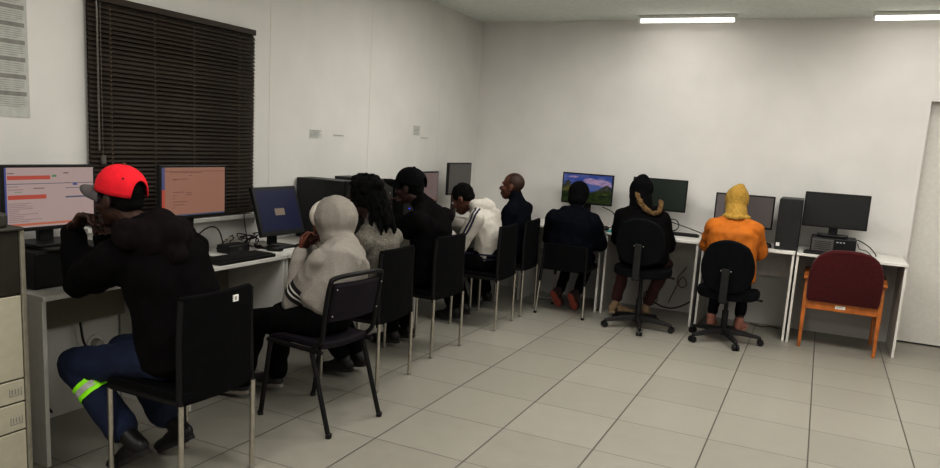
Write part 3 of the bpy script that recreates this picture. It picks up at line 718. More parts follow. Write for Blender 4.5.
# ------------------------------------------------------------------ people
SKIN={}
def skin(k,col): 
    return mat('skin_'+k,col,.5,var=.14,nscale=18,bump=.05,bscale=300)
EYEW=mat('eye_white',(.55,.52,.48),.25); EYED=mat('eye_iris',(.012,.008,.006),.15); LIPS=mat('lip_tone',(.11,.045,.038),.45)
def frame(f,up):
    f=V(f).normalized(); up=V(up); up=(up-f*up.dot(f)).normalized(); r=f.cross(up)   # right
    return Matrix((( r.x,f.x,up.x),(r.y,f.y,up.y),(r.z,f.z,up.z)))
def head_prims(mb,c,F,s=1.,ears=True):
    c=V(c); P=lambda x,y,z:c+F@V((x,y,z))*s
    E=lambda p,r:mb.ell(P(*p),[q*s for q in r],F)
    E((0,-.014,.035),(.074,.094,.086)); E((0,.028,-.028),(.060,.060,.086)); E((0,.046,-.088),(.040,.040,.030)); E((0,.01,-.06),(.056,.06,.05))
    mb.capsule(P(0,.084,.008),P(0,.104,-.028),.008*s,.0145*s); 
    for q in (-1,1):
        E((q*.014,.094,-.034),(.010,.012,.009)); E((q*.038,.062,-.028),(.026,.026,.026)); ears and E((q*.076,-.012,-.012),(.011,.022,.033)); mb.capsule(P(q*.012,.084,.026),P(q*.045,.072,.024),.010*s)
    E((0,.088,-.064),(.024,.013,.009)); E((0,.086,-.076),(.021,.013,.009))
def hand_prims(mb,wr,fwd,pn,side,curl=.5,s=1.,tcurl=.3):
    wr=V(wr); f=V(fwd).normalized(); pn=V(pn); pn=(pn-f*pn.dot(f)).normalized(); lat=f.cross(pn)*side   # towards the thumb
    L=.088*s
    for k,o in enumerate((.030,.011,-.009,-.028)):
        a=wr+lat*o*.6*s+f*.005; b=wr+lat*o*s+f*(L-.004*abs(k-1)); mb.capsule(a,b,.0135*s,.0115*s,10)
        ln=(.040,.046,.042,.033)[k]; p=b; d=f.copy(); r=.0092*s
        for q,(sc,an) in enumerate(((1,.7),(.62,1.),(.5,.75))):
            d=(Matrix.Rotation(-curl*an*side*1.0,3,lat*side)@d) if False else (d*math.cos(curl*an)+(pn-d*pn.dot(d)).normalized()*math.sin(curl*an)).normalized()
            e=p+d*ln*sc*s; mb.capsule(p,e,r,r*.9,8); p=e; r*=.9
    p=wr+lat*.024*s+f*.02; d=(f*.55+lat*.75+pn*.25).normalized(); r=.0125*s
    for ln in (.042,.03,.025):
        e=p+d*ln*s; mb.capsule(p,e,r,r*.9,8); p=e; r*=.86; d=(d*math.cos(tcurl)+(f*.6+pn*.6).normalized()*math.sin(tcurl)).normalized()
def shoe(parent,ankle,heel,toe,mats,O,name='shoe',boot=False,k=1.,label=None,upv=None):
    a,h,t=V(ankle),V(heel),V(toe); f=(t-h).normalized(); up=V(upv) if upv else (a-(h*.8+t*.2)); up=(up-f*up.dot(f)).normalized(); w=f.cross(up)
    M=MB(); L=(t-h).length
    P=lambda u,x,z:h+f*(L*u)+w*x+up*z
    F=Matrix(((w.x,f.x,up.x),(w.y,f.y,up.y),(w.z,f.z,up.z)))
    M.ell(P(.14,0,.045),(.034,.042,.042),F); M.ell(P(.45,0,.04),(.038,.085,.040),F); M.ell(P(.78,0,.033),(.045,.07,.030),F); M.ell(P(.5,0,.022),(.040,.13*L/.27,.018),F)
    M.capsule(P(.16,0,.05),a,.038,.040 if not boot else .044)
    if boot: M.capsule(a,a+(a-P(.2,0,.02)).normalized()*.07,.045,.05)
    so=organic(name,M,.007,mats[0],parent,O,3,label=label)
    S=MB(); out=[]
    for kk in range(24):
        an=2*PI*kk/24; u=.5+.52*math.cos(an); wd=(.036+.012*math.sin(PI*min(1,max(0,(u-.35)/.75))))*math.sin(an); wd=math.copysign(abs(math.sin(an))**.6,math.sin(an))*(.034+.012*min(1,max(0,(u-.3)*2)))
        out.append((u,wd))
    n=len(out); vs=[P(u,x,.001) for u,x in out]+[P(u,x,.022) for u,x in out]
    S.add(vs,[tuple(range(n-1,-1,-1)),tuple(range(n,2*n))]+[(q,(q+1)%n,n+(q+1)%n,n+q) for q in range(n)])
    S.build('sole',mats[1],so,O,smooth=True)
    return so

def person(label,J,sk,cloth,legs_m,shoe_m,opts):
    """J holds joints in room coordinates; the body is one continuous skin, clothes and hair are its children"""
    g={k:V(v) for k,v in J.items()}; O=V((g['pel'].x,g['pel'].y,0)); vx=opts.get('vox',.007)
    F=frame(J['hf'],J['hu']); hs=opts.get('hs',1.); side=(g['shR']-g['shL'])
    b=MB(); head_prims(b,g['head'],F,hs,opts.get('ears',True))
    nk=g['head']+F@V((0,-.022,-.06))*hs
    b.capsule(nk,g['neck'],.052,.058)
    b.loft([g['pel'],g['mid'],g['chest'],g['neck']-(g['neck']-g['chest'])*.15],[.14,.125,.14,.08],[.09,.085,.09,.06],side)
    b.capsule(g['shL'],g['shR'],.045)
    for s in 'LR':
        b.capsule(g['sh'+s],g['el'+s],.046,.036); b.capsule(g['el'+s],g['wr'+s],.037,.025)
        hf=g['ha'+s]-g['wr'+s]
        hand_prims(b,g['wr'+s],hf,J['pn'+s],(1 if s=='R' else -1)*opts.get('tflip',1),opts.get('curl'+s,.5),opts.get('hand',1.))
        b.capsule(g['wr'+s]-hf.normalized()*.02,g['wr'+s]+hf.normalized()*.02,.025,.024)
        b.capsule(g['pel']*.3+g['hip'+s]*.7,g['hip'+s],.08,.08); b.capsule(g['hip'+s],g['kn'+s],.072,.05); b.capsule(g['kn'+s],g['an'+s],.048,.034)
        b.capsule(g['an'+s],g['he'+s]*.75+g['to'+s]*.25+V((0,0,.03)),.034,.03); b.capsule(g['he'+s]*.75+g['to'+s]*.25+V((0,0,.03)),g['he'+s]*.2+g['to'+s]*.8+V((0,0,.03)),.03,.024)
    body=organic('person',b,vx,sk,None,O,2); tag(body,label,'person')
    # eyes
    if opts.get('eyes',True):
        for q in (-1,1):
            e=MB(); c=g['head']+F@V((q*.031,.080,.004))*hs; e.ell(c,(.0125*hs,)*3,F,12,8,0); e.ell(c+F@V((0,.0085,0))*hs,(.0055*hs,.005*hs,.0055*hs),F,10,6,1); e.build('eye',[EYEW,EYED],body,O,smooth=2)
    # trousers
    t=MB(); lw=opts.get('legw',1.)
    t.loft([g['pel']+V((0,0,-.02)),g['pel']+(g['mid']-g['pel'])*.5],[.175,.165],[.125,.12],side)
    for s in 'LR':
        t.capsule(g['hip'+s],g['kn'+s],.092,.070*lw); t.capsule(g['kn'+s],g['kn'+s]*.45+g['an'+s]*.55,.070*lw,.063*lw); e=opts.get('cuff',.94); t.capsule(g['kn'+s]*.45+g['an'+s]*.55,g['kn'+s]*(1-e)+g['an'+s]*e,.063*lw,.056*lw*opts.get('hem',1.))
    tr=organic('trousers',t,vx+.003,legs_m,body,O,3,.008,7,.008,16) if legs_m else None
    # jacket / jumper
    j=MB(); bw=opts.get('bw',1.)
    hem=g['pel']+V((0,0,opts.get('hemz',-.0)))
    j.loft([hem,g['mid'],g['chest'],g['chest']+(g['neck']-g['chest'])*.6],[.185*bw,.178*bw,.175*bw,.115*bw],[.135*bw,.128*bw,.122*bw,.095*bw],side)
    j.capsule(g['shL'],g['shR'],.066*bw); j.capsule(g['shL'],g['neck'],.06*bw,.062); j.capsule(g['shR'],g['neck'],.06*bw,.062)
    j.capsule(g['chest']+(g['neck']-g['chest'])*.6,g['neck']+(nk-g['neck'])*opts.get('collar',.25),.075,.066)
    for s in 'LR':
        aw=opts.get('aw',1.); m=g['el'+s]
        j.capsule(g['sh'+s],m,.071*aw,.060*aw); j.capsule(m,g['wr'+s]+(m-g['wr'+s])*opts.get('cuff'+s,.04),.060*aw,.042*aw)
    for q in opts.get('extra',[]):
        if len(q)==4: j.capsule(*q)
        else: j.ell(g['head']+F@V(q[1])*hs,[z*hs for z in q[2]],F)
    jk=organic(opts.get('jname','jacket'),j,vx+.002,cloth,body,O,4,opts.get('amp',.010),6.5,opts.get('amp2',.012),13,opts.get('matfn'))
    # shoes
    if shoe_m:
        for s in 'LR': shoe(body,g['an'+s],g['he'+s],g['to'+s],shoe_m,O,boot=opts.get('boot',False),upv=opts.get('shup'))
    return body,jk,tr,F,O,g
def ring_band(name,c,axis,r0,width,bvh,m,parent,O,off=.0025,n=40,rows=3,rmax=.5):
    axis=V(axis).normalized(); u=axis.orthogonal().normalized(); w=axis.cross(u); rg=[]
    M=MB(); pts=[]
    for q in range(rows+1):
        cc=V(c)+axis*width*(q/rows-.5); ring=[]
        for k in range(n):
            d=u*math.cos(2*PI*k/n)+w*math.sin(2*PI*k/n)
            hit=bvh.ray_cast(cc+d*r0,-d)
            rr=min(rmax,max(.05,(hit[0]-cc).length)) if hit[0] is not None else .07; p=cc+d*(rr+off)
            ring.append(p)
        pts.append(ring)
    M.rings(pts,False); return M.build(name,m,parent,O,smooth=2)
def ribbon(name,path,width,bvh,m,parent,O,off=.003,toward=None):
    P=bez(path,8); L=[];R=[]
    for i,p in enumerate(P):
        loc,nn,_,_=bvh.find_nearest(p)
        if toward is not None and nn.dot(V(toward))<0: nn=-nn
        t=(P[min(i+1,len(P)-1)]-P[max(i-1,0)]).normalized(); w=nn.cross(t).normalized()*width/2
        for S,sg in ((L,1),(R,-1)):
            l2,n2,_,_=bvh.find_nearest(loc+w*sg); S.append(l2+nn*off)
    M=MB(); n=len(P); M.add(L+R,[(i,i+1,n+i+1,n+i) for i in range(n-1)]); o=M.build(name,m,parent,O,smooth=2); o.modifiers.new('t','SOLIDIFY').thickness=.002; return o

def cap(parent,c,F,s,crown_m,brim_m,O,hole=True,button=None,tiltb=14.):
    """baseball cap: crown with an arched gap at the back, curved brim, eyelets, button"""
    c=V(c); M=MB(); nu,nv=96,20; vs=[];fs=[]; tb=math.radians(tiltb); F=F@Matrix.Rotation(tb,3,'X')
    rx,ry,rz=.086*s,.110*s,.105*s
    P=lambda p:c+F@V(p)
    for j in range(nv+1):
        for i in range(nu):
            th=2*PI*i/nu; a=th-3*PI/2
            pm=PI/2*(1-(.36*math.sqrt(max(0,1-(a/.5)**2)) if hole and abs(a)<.5 else 0))
            q=math.sin(pm*j/nv); z=math.cos(pm*j/nv)
            vs.append(P((rx*q*math.cos(th),ry*q*math.sin(th)-.008,rz*1.08*(max(z,0)**.8)+.012)))
    for j in range(nv):
        for i in range(nu):
            i2=(i+1)%nu; fs.append((j*nu+i,j*nu+i2,(j+1)*nu+i2,(j+1)*nu+i))
    cp_=M.add(vs,fs).build('cap',crown_m,parent,O,smooth=2); cp_.modifiers.new('t','SOLIDIFY').thickness=.004
    B=MB(); n=16; vs=[];fs=[]
    for k in range(n+1):
        u=-1+2*k/n; a=math.radians(90+u*-68); x0,y0_=rx*math.cos(a)*1.0,ry*math.sin(a)-.008
        ext=.088*s*math.sqrt(max(0,1-abs(u)**2.6))
        for q in range(5):
            f=q/4; x=x0*(1-.08*f); y=y0_+ext*f; vs.append(P((x,y,.016-.05*(x/rx)**2*(.25+.75*f)-.014*f)))
    for k in range(n):
        for q in range(4): a=k*5+q; fs.append((a,a+1,a+6,a+5))
    br=B.add(vs,fs).build('brim',brim_m,cp_,O,smooth=2); br.modifiers.new('t','SOLIDIFY').thickness=.006
    E=MB()
    for th in (40,90,140,220,320):
        t=math.radians(th); q=math.sin(PI/2*.62); z=math.cos(PI/2*.62)
        E.ell(P((rx*q*math.cos(t),ry*q*math.sin(t)-.008,rz*1.08*z**.8+.012)),(.004,.004,.004),F,8,6)
    E.build('eyelets',BLKM,cp_,O,smooth=2)
    MB().ell(P((0,-.008,rz*1.08+.013)),(.010,.010,.006),F,12,6).build('button',button or crown_m,cp_,O,smooth=2)
    return cp_

BLKC=mat('black_jacket_cloth',(.0058,.0048,.005),.95,spec=.1,bump=.3,bscale=260,var=.35,nscale=10)
NAVYC=mat('navy_jacket_cloth',(.0045,.0055,.010),.9,spec=.1,bump=.2,bscale=260,var=.3,nscale=10)
BLKT=mat('black_trouser_cloth',(.0055,.005,.005),.95,spec=.1,bump=.25,bscale=260,var=.3)
S_D=skin('deep',(.052,.021,.013)); S_M=skin('brown',(.115,.042,.024)); S_W=skin('warm',(.15,.05,.03))
SHK=mat('black_shoe_leather',(.012,.011,.010),.45); SOLK=mat('dark_rubber_sole',(.022,.02,.018),.7)
HAIRK=mat('black_hair',(.005,.0045,.0045),.85,spec=.15,bump=.8,bscale=350,var=.4)

# --- 1 the man in the red cap
J=dict(pel=(.04,-.80,.555),mid=(.005,-.82,.80),chest=(-.06,-.84,.965),neck=(-.135,-.855,1.065),head=(-.265,-.87,1.195),hf=(-1,-.06,-.10),hu=(-.1,0,1),
 shL=(-.16,-1.0,.965),shR=(-.07,-.67,.985),elL=(-.375,-.985,.835),elR=(-.43,-.70,.825),wrL=(-.455,-.95,1.035),wrR=(-.43,-.82,1.0),haL=(-.395,-.925,1.125),haR=(-.385,-.86,1.08),pnL=(1,.2,-.3),pnR=(.6,-.5,.2),
 hipL=(.02,-.89,.55),hipR=(.02,-.71,.55),knL=(-.47,-.94,.45),knR=(-.47,-.69,.45),anL=(-.195,-.92,.19),anR=(-.175,-.69,.18),heL=(-.055,-.915,.125),toL=(-.25,-.93,.004),heR=(-.035,-.69,.115),toR=(-.23,-.69,.004))
NVT=mat('navy_work_trousers',(.013,.023,.062),.85,bump=.2,bscale=250,var=.25,nscale=9)
g_=J
hood=[((-.10,-.975,1.075),(.01,-.86,1.065),.06,.07),((.01,-.86,1.065),(-.075,-.73,1.075),.07,.06),((-.04,-.86,1.10),(.05,-.86,.99),.075,.05),((-.02,-.92,1.04),(-.02,-.79,1.04),.07,.07),((-.16,-.96,1.06),(-.075,-.99,1.055),.035,.05),((-.15,-.76,1.06),(-.06,-.71,1.05),.035,.05)]
p1,jk,tr,F,O,g=person('person in red cap, black hooded jacket and blue work trousers resting chin on hand',J,S_D,BLKC,NVT,(SHK,SOLK),dict(vox=.006,boot=True,hem=1.25,legw=1.08,cuff=.9,hemz=-.015,extra=[((-.16,-.97,.95),(-.36,-.92,.86),.085,.08),((-.41,-.96,.93),(-.30,-.93,.90),.06,.07)],curlL=1.35,curlR=1.35,bw=1.06,aw=1.14,hand=1.12,shup=(-.5,0,1)))
hm=MB(); [hm.capsule(*q) for q in hood]; organic('hood',hm,.008,mat('brown_black_fleece',(.0115,.0075,.0078),.95,spec=.12,bump=.3,bscale=260,var=.3),p1,O,8,.005,8,.008,15)
cap(p1,g['head']+F@V((0,-.004,.012)),F,1.06,mat('red_cap_cloth',(.70,.017,.035),.85,var=.08,bump=.15,bscale=400),mat('grey_brim_cloth',(.145,.13,.133),.85),O,True,mat('cap_button',(.2,.04,.03),.7))
h=MB(); h.ell(g['head']+F@V((0,-.02,.03)),(.079,.098,.084),F); h.ell(g['head']+F@V((0,-.055,-.02)),(.062,.055,.05),F); organic('hair',h,.008,HAIRK,p1,O,2,.003,40)
bv=bvh_of(tr,O); ax=g['anL']-g['knL']; cc=g['knL']+ax*.19
HIV=mat('hi_vis_lime',(.36,.85,.02),.6,emis=(.25,.75,.02),estr=.12); REF=mat('reflective_silver',(.52,.51,.50),.4)
for tgt,kk in (('L',0),('R',1)):
    ax=g['an'+tgt]-g['kn'+tgt]; cc=g['kn'+tgt]+ax*.36; a=ax.normalized()
    bd=ring_band('reflective_band',cc,a,.2,.066,bv,HIV,p1,O,.004,40,3,.079); bd['label']='lime hi-vis band with silver stripe'
    ring_band('silver_stripe',cc,a,.2,.026,bv,REF,bd,O,.0065,40,3,.079)
    sc=MB(); sc.capsule(g['an'+tgt]-a*.02,g['an'+tgt]+(-a)*.07,.047,.045); sk_=organic('sock',sc,.008,mat('green_sock',(.012,.045,.022),.9),p1,O,2)

# --- 2 grey hoodie
J=dict(pel=(.08,.12,.555),mid=(.135,.16,.72),chest=(.13,.20,.85),neck=(.075,.265,.925),head=(-.045,.315,1.03),hf=(-1,.12,-.22),hu=(-.3,.1,1),
 shL=(.085,.06,.85),shR=(.07,.39,.85),elL=(-.075,.045,.60),elR=(-.16,.43,.66),wrL=(-.125,.16,.865),wrR=(-.215,.36,.86),haL=(-.155,.215,.945),haR=(-.20,.29,.935),pnL=(.3,.6,.3),pnR=(.5,-.6,.2),
 hipL=(.10,.03,.55),hipR=(.09,.21,.55),knL=(-.31,.03,.475),knR=(-.31,.25,.475),anL=(-.44,.07,.10),anR=(-.36,.27,.10),heL=(-.40,.07,.03),toL=(-.63,.06,.012),heR=(-.32,.27,.03),toR=(-.55,.28,.012))
GRYH=mat('grey_marl_fleece',(.30,.275,.245),.95,bump=.3,bscale=320,var=.12,nscale=160)
hx=[('e',(0,-.046,.020),(.112,.135,.122)),('e',(0,-.045,-.045),(.094,.108,.088)),((.0,.30,.95),(.10,.26,.90),.085,.09)]
p2,jk,tr,F,O,g=person('person in grey hoodie with the hood up, hands at the chin',J,S_W,GRYH,BLKT,(mat('grey_trainer',(.05,.045,.04),.7),mat('pale_sole',(.33,.30,.26),.7)),dict(ears=False,vox=.006,jname='hoodie',extra=hx,hemz=.045,amp=.006,amp2=.013,bw=1.0,curlL=.9,curlR=.9,cuffL=.02))
h=MB(); h.ell(g['head']+F@V((0,.022,.040)),(.088,.100,.088),F); organic('inner_cap',h,.008,mat('white_cap_cloth',(.72,.68,.60),.85),p2,O,2)
bv=bvh_of(jk,O); a=(g['elL']-g['shL']); 
pt=g['shL']+a*.70; ax=a.normalized()
bb=ring_band('sleeve_badge',pt,ax,.2,.085,bv,mat('black_print',(.014,.013,.014),.8),p2,O,.003,40,3,.078); bb['label']='black sleeve band with two white stripes'
for q in (-.014,.012): ring_band('white_stripe',pt+ax*q,ax,.2,.011,bv,mat('white_print',(.6,.57,.53),.8),bb,O,.0055,40,3,.078)

# --- 3 braids and grey sweater
J=dict(pel=(-.06,.78,.555),mid=(-.035,.79,.73),chest=(-.03,.79,.875),neck=(-.045,.785,1.0),head=(-.135,.775,1.13),hf=(-1,.05,-.25),hu=(-.3,0,1),
 shL=(-.02,.62,.885),shR=(-.03,.955,.885),elL=(-.22,.60,.69),elR=(-.24,.97,.69),wrL=(-.40,.72,.81),wrR=(-.42,.88,.81),haL=(-.49,.75,.825),haR=(-.50,.85,.825),pnL=(0,.2,-1),pnR=(0,-.2,-1),
 hipL=(-.04,.69,.55),hipR=(-.04,.87,.55),knL=(-.45,.67,.475),knR=(-.45,.89,.475),anL=(-.2,.72,.12),anR=(-.2,.86,.12),heL=(-.13,.72,.04),toL=(-.36,.71,.012),heR=(-.13,.86,.04),toR=(-.36,.87,.012))
SWT=mat('speckled_grey_knit',(.185,.17,.145),.95,bump=.6,bscale=200,var=.45,nscale=110)
p3,jk,tr,F,O,g=person('person with long black braids and speckled grey sweater',J,S_D,SWT,BLKT,(SHK,SOLK),dict(vox=.008,jname='sweater',hemz=0))
h=MB(); random.seed(11)
for k in range(80):
    d=V((random.gauss(0,1),random.gauss(0,1),random.gauss(0,1))).normalized()
    if d.y>.45 and d.z<.35: continue
    h.ell(g['head']+F@V((d.x*.095,d.y*.112-.03,d.z*.10+.036)),(random.uniform(.02,.03),)*3,None,8,6)
h.ell(g['head']+F@V((0,-.03,.036)),(.090,.106,.098),F)
hb=organic('hair',h,.007,HAIRK,p3,O,1,.004,30)
for k in range(26):
    a=PI*(1.14+.84*k/25); st=g['head']+F@V((.082*math.cos(a),.125*math.sin(a)-.02,random.uniform(-.02,.03)))
    dn=random.uniform(.12,.235); x=random.uniform(-.015,.02); P=[]
    for q in range(9):
        u=q/8; P.append(st+V((.065*u+.06*u*(1-u)+x*u+.006*math.sin(q*2.1+k),.006*math.cos(q*2.4+k)+(st.y-g['head'].y)*.25*u,-dn*u)))
    MB().tube(P,[.012+.004*math.sin(q*2.6+k) for q in range(8)]+[.006],7).build('braid',HAIRK,hb,O,smooth=2)

# --- 4 black cap
J=dict(pel=(-.10,1.60,.555),mid=(-.085,1.60,.75),chest=(-.09,1.59,.91),neck=(-.13,1.575,1.045),head=(-.255,1.54,1.165),hf=(-1,-.06,-.08),hu=(-.1,0,1),
 shL=(-.11,1.40,.955),shR=(-.09,1.78,.955),elL=(-.36,1.42,.82),elR=(-.36,1.74,.82),wrL=(-.41,1.47,1.0),wrR=(-.44,1.62,.88),haL=(-.37,1.485,1.08),haR=(-.48,1.55,.90),pnL=(.8,.3,-.1),pnR=(.2,-.2,-1),
 hipL=(-.10,1.51,.55),hipR=(-.10,1.69,.55),knL=(-.43,1.49,.475),knR=(-.43,1.71,.475),anL=(-.32,1.5,.12),anR=(-.3,1.68,.12),heL=(-.26,1.5,.03),toL=(-.48,1.48,.012),heR=(-.24,1.68,.03),toR=(-.46,1.69,.012))
p4,jk,tr,F,O,g=person('person in a black cap and black jacket with hand at the mouth',J,S_D,BLKC,BLKT,(SHK,SOLK),dict(vox=.008,curlL=1.1,bw=1.03,aw=1.1,collar=.5))
cb=cap(p4,g['head']+F@V((0,-.004,.014)),F,1.08,mat('black_cap_cloth',(.007,.007,.008),.9,spec=.1),MATS['black_cap_cloth'],O,True)
Fc=F@Matrix.Rotation(math.radians(14),3,'X'); MB().ell(g['head']+F@V((0,-.004,.014))+Fc@V((.018,.079,.0985)),(.013,.007,.009),Fc,8,6).build('cap_badge',mat('red_badge',(.35,.03,.02),.7),cb,O,smooth=2)
h=MB(); h.ell(g['head']+F@V((0,-.02,.025)),(.079,.097,.084),F); h.ell(g['head']+F@V((0,-.06,-.015)),(.06,.05,.05),F); organic('hair',h,.009,HAIRK,p4,O,2)

# --- 5 white striped hoodie
J=dict(pel=(-.03,2.56,.555),mid=(-.05,2.56,.73),chest=(-.10,2.56,.885),neck=(-.165,2.55,.975),head=(-.305,2.525,1.035),hf=(-1,-.05,-.62),hu=(-.6,0,1),
 shL=(-.10,2.385,.90),shR=(-.10,2.73,.90),elL=(-.215,2.345,.655),elR=(-.36,2.74,.79),wrL=(-.42,2.42,.80),wrR=(-.52,2.60,.83),haL=(-.50,2.45,.815),haR=(-.58,2.55,.83),pnL=(0,.2,-1),pnR=(0,-.2,-1),
 hipL=(-.05,2.47,.55),hipR=(-.05,2.65,.55),knL=(-.46,2.46,.475),knR=(-.46,2.67,.475),anL=(-.3,2.47,.12),anR=(-.3,2.66,.12),heL=(-.24,2.47,.03),toL=(-.46,2.46,.012),heR=(-.24,2.66,.03),toR=(-.46,2.67,.012))
WHH=mat('white_fleece',(.46,.43,.39),.9,bump=.2,bscale=250,var=.06); NVS=mat('navy_stripe',(.018,.018,.05),.8)
hx=[((-.16,2.46,1.0),(-.075,2.56,.99),.048,.058),((-.075,2.56,.99),(-.16,2.66,1.0),.058,.048),((-.11,2.56,1.02),(-.05,2.56,.95),.05,.05)]
p5,jk,tr,F,O,g=person('person in white hoodie with navy sleeve stripes, head bowed',J,S_M,WHH,BLKT,(SHK,SOLK),dict(vox=.007,jname='hoodie',extra=hx,hemz=-.005,amp=.008,amp2=.012,bw=.9,aw=.95))
bv=bvh_of(jk,O)
for o in (-.016,.016):
    P=[g['shL']+V((-.02+o,.06,.075)),g['shL']+V((o,-.05,.05)),g['shL']*.6+g['elL']*.4+V((o,-.07,0)),g['elL']+V((o*.6,-.06,.03)),g['elL']*.9+g['wrL']*.1+V((o*.4-.01,-.05,-.04))]
    ribbon('sleeve_stripe',P,.015,bv,NVS,p5,O,.003,(0,-1,0))
for z in (.575,.61): 
    hz=MB(); bq=ring_band('hem_stripe',(-.02,2.56,z),(0,0,1),.35,.014,bv,NVS,p5,O,.004,60)
h=MB(); h.ell(g['head']+F@V((0,-.022,.042)),(.081,.098,.09),F); h.ell(g['head']+F@V((0,-.06,-.005)),(.066,.052,.055),F); organic('hair',h,.007,HAIRK,p5,O,2,.004,35)

# --- 6 bald man
J=dict(pel=(-.075,3.17,.555),mid=(-.065,3.17,.75),chest=(-.06,3.17,.90),neck=(-.065,3.17,1.01),head=(-.125,3.165,1.135),hf=(-1,-.08,.05),hu=(0,0,1),
 shL=(-.055,2.985,.93),shR=(-.055,3.355,.93),elL=(-.13,2.97,.66),elR=(-.2,3.38,.68),wrL=(-.36,3.02,.80),wrR=(-.42,3.3,.80),haL=(-.45,3.05,.81),haR=(-.51,3.27,.81),pnL=(0,.2,-1),pnR=(0,-.2,-1),
 hipL=(-.07,3.08,.55),hipR=(-.07,3.26,.55),knL=(-.46,3.06,.475),knR=(-.46,3.28,.475),anL=(-.36,3.07,.12),anR=(-.36,3.27,.12),heL=(-.3,3.07,.03),toL=(-.53,3.06,.012),heR=(-.3,3.27,.03),toR=(-.53,3.28,.012))
p6,jk,tr,F,O,g=person('bald person in dark jacket sitting upright by the back corner',J,S_M,NAVYC,BLKT,(SHK,SOLK),dict(vox=.007,collar=.75,hs=1.02))
h=MB(); h.ell(g['head']+F@V((0,-.0185,.038)),(.0755,.094,.086),F,24,16); organic('stubble_hair',h,.007,mat('shaved_scalp',(.045,.020,.014),.6,var=.2,nscale=60),p6,O,2)

# --- 7 navy jacket, back to us
J=dict(pel=(.37,3.44,.555),mid=(.385,3.425,.73),chest=(.395,3.40,.86),neck=(.40,3.43,.945),head=(.395,3.52,1.075),hf=(.02,1,-.28),hu=(0,.25,1),
 shL=(.215,3.40,.865),shR=(.58,3.40,.865),elL=(.165,3.50,.66),elR=(.635,3.50,.66),wrL=(.25,3.72,.80),wrR=(.54,3.72,.80),haL=(.28,3.80,.805),haR=(.51,3.80,.805),pnL=(.2,0,-1),pnR=(-.2,0,-1),
 hipL=(.28,3.45,.55),hipR=(.46,3.45,.55),knL=(.27,3.80,.475),knR=(.47,3.80,.475),anL=(.26,3.60,.145),anR=(.43,3.61,.145),heL=(.235,3.625,.125),toL=(.275,3.70,.0),heR=(.40,3.64,.125),toR=(.445,3.715,.0))
ORS=mat('orange_red_sole',(.30,.075,.05),.7,var=.15)
# knees reach down under the desk, feet folded back on their toes so the soles face the room
J['heL']=(.215,3.58,.15); J['toL']=(.295,3.62,.012-.012); J['heR']=(.385,3.58,.15); J['toR']=(.445,3.62,.0)
p7,jk,tr,F,O,g=person('person in navy jacket and black beanie seated before the landscape wallpaper monitor',J,S_D,NAVYC,BLKT,None,dict(ears=False,vox=.008,bw=1.22,aw=1.2,hemz=-.06,extra=[((.31,3.40,.94),(.48,3.40,.94),.05,.05)],legw=.8,cuff=.9))
h=MB(); h.ell(g['head']+F@V((0,-.014,.034)),(.096,.114,.108),F); h.ell(g['head']+F@V((0,-.035,-.035)),(.086,.09,.07),F); organic('beanie',h,.008,mat('black_knit',(.006,.006,.0065),.95,spec=.1,bump=.5,bscale=150),p7,O,2)
for s,dx in (('L',-.02),('R',.02)):
    he=g['he'+s]; to=g['to'+s]
    M=MB(); f=(to-he).normalized(); n_=V((0,-1,-.25)); n_=(n_-f*n_.dot(f)).normalized(); w_=f.cross(n_); L=.25; st=he-f*.03+n_*.05
    Pq=lambda u,x,z:st+f*L*u+w_*x-n_*z
    # shoe seen from below: outline wider at the ball, waist in the middle
    out=[]
    for k in range(28):
        a=2*PI*k/28; u=.36+.36*math.cos(a); wd=math.copysign(abs(math.sin(a))**.8,math.sin(a))*(.034-.010*math.exp(-((u-.36)/.1)**2)+.010*math.exp(-((u-.5)/.16)**2)); out.append((u,wd))
    n=len(out); vs=[Pq(u,x,0) for u,x in out]+[Pq(u,x,.018) for u,x in out]
    U=MB(); U.ell(Pq(.15,0,.055),(.033,.036,.033)); U.ell(Pq(.4,0,.055),(.036,.036,.05)); U.ell(Pq(.58,0,.052),(.038,.034,.04)); U.capsule(Pq(.16,0,.05),g['an'+s]+V((0,.0,.03)),.036,.036)
    sh=organic('shoe',U,.008,mat('dark_shoe_canvas',(.03,.014,.013),.8),p7,O,2)
    so=MB().add(vs,[tuple(range(n-1,-1,-1)),tuple(range(n,2*n))]+[(q,(q+1)%n,n+(q+1)%n,n+q) for q in range(n)]).build('sole',ORS,sh,O,bevel=.004); so['label']='orange red sole'

# --- 8 fur trimmed hood
J=dict(pel=(1.07,3.38,.61),mid=(1.06,3.34,.78),chest=(1.03,3.36,.91),neck=(1.0,3.41,1.015),head=(.965,3.49,1.165),hf=(-.25,1,-.25),hu=(0,.2,1),
 shL=(.855,3.39,.945),shR=(1.185,3.37,.945),elL=(.80,3.50,.74),elR=(1.25,3.47,.72),wrL=(.84,3.73,.81),wrR=(1.13,3.73,.80),haL=(.865,3.81,.81),haR=(1.10,3.80,.805),pnL=(.2,0,-1),pnR=(-.2,0,-1),
 hipL=(.98,3.40,.60),hipR=(1.16,3.40,.60),knL=(.83,3.79,.52),knR=(1.20,3.78,.51),anL=(.80,3.62,.115),anR=(1.07,3.66,.115),heL=(.76,3.57,.03),toL=(.95,3.70,.012),heR=(1.09,3.61,.04),toR=(1.05,3.82,.012))
MARN=mat('maroon_brown_trousers',(.062,.019,.015),.9,var=.2,bump=.2)
p8,jk,tr,F,O,g=person('person in black hooded jacket with tan fur trim seated on the swivel chair',J,S_D,BLKC,MARN,(mat('tan_shoe',(.30,.21,.13),.8),mat('tan_sole',(.38,.29,.19),.7)),dict(ears=False,vox=.008,bw=1.2,aw=1.16,hemz=-.02,legw=.86,cuff=.86,extra=[((.92,3.38,1.0),(1.06,3.33,.98),.06,.07),((1.06,3.33,.98),(1.15,3.37,1.02),.07,.05)]))
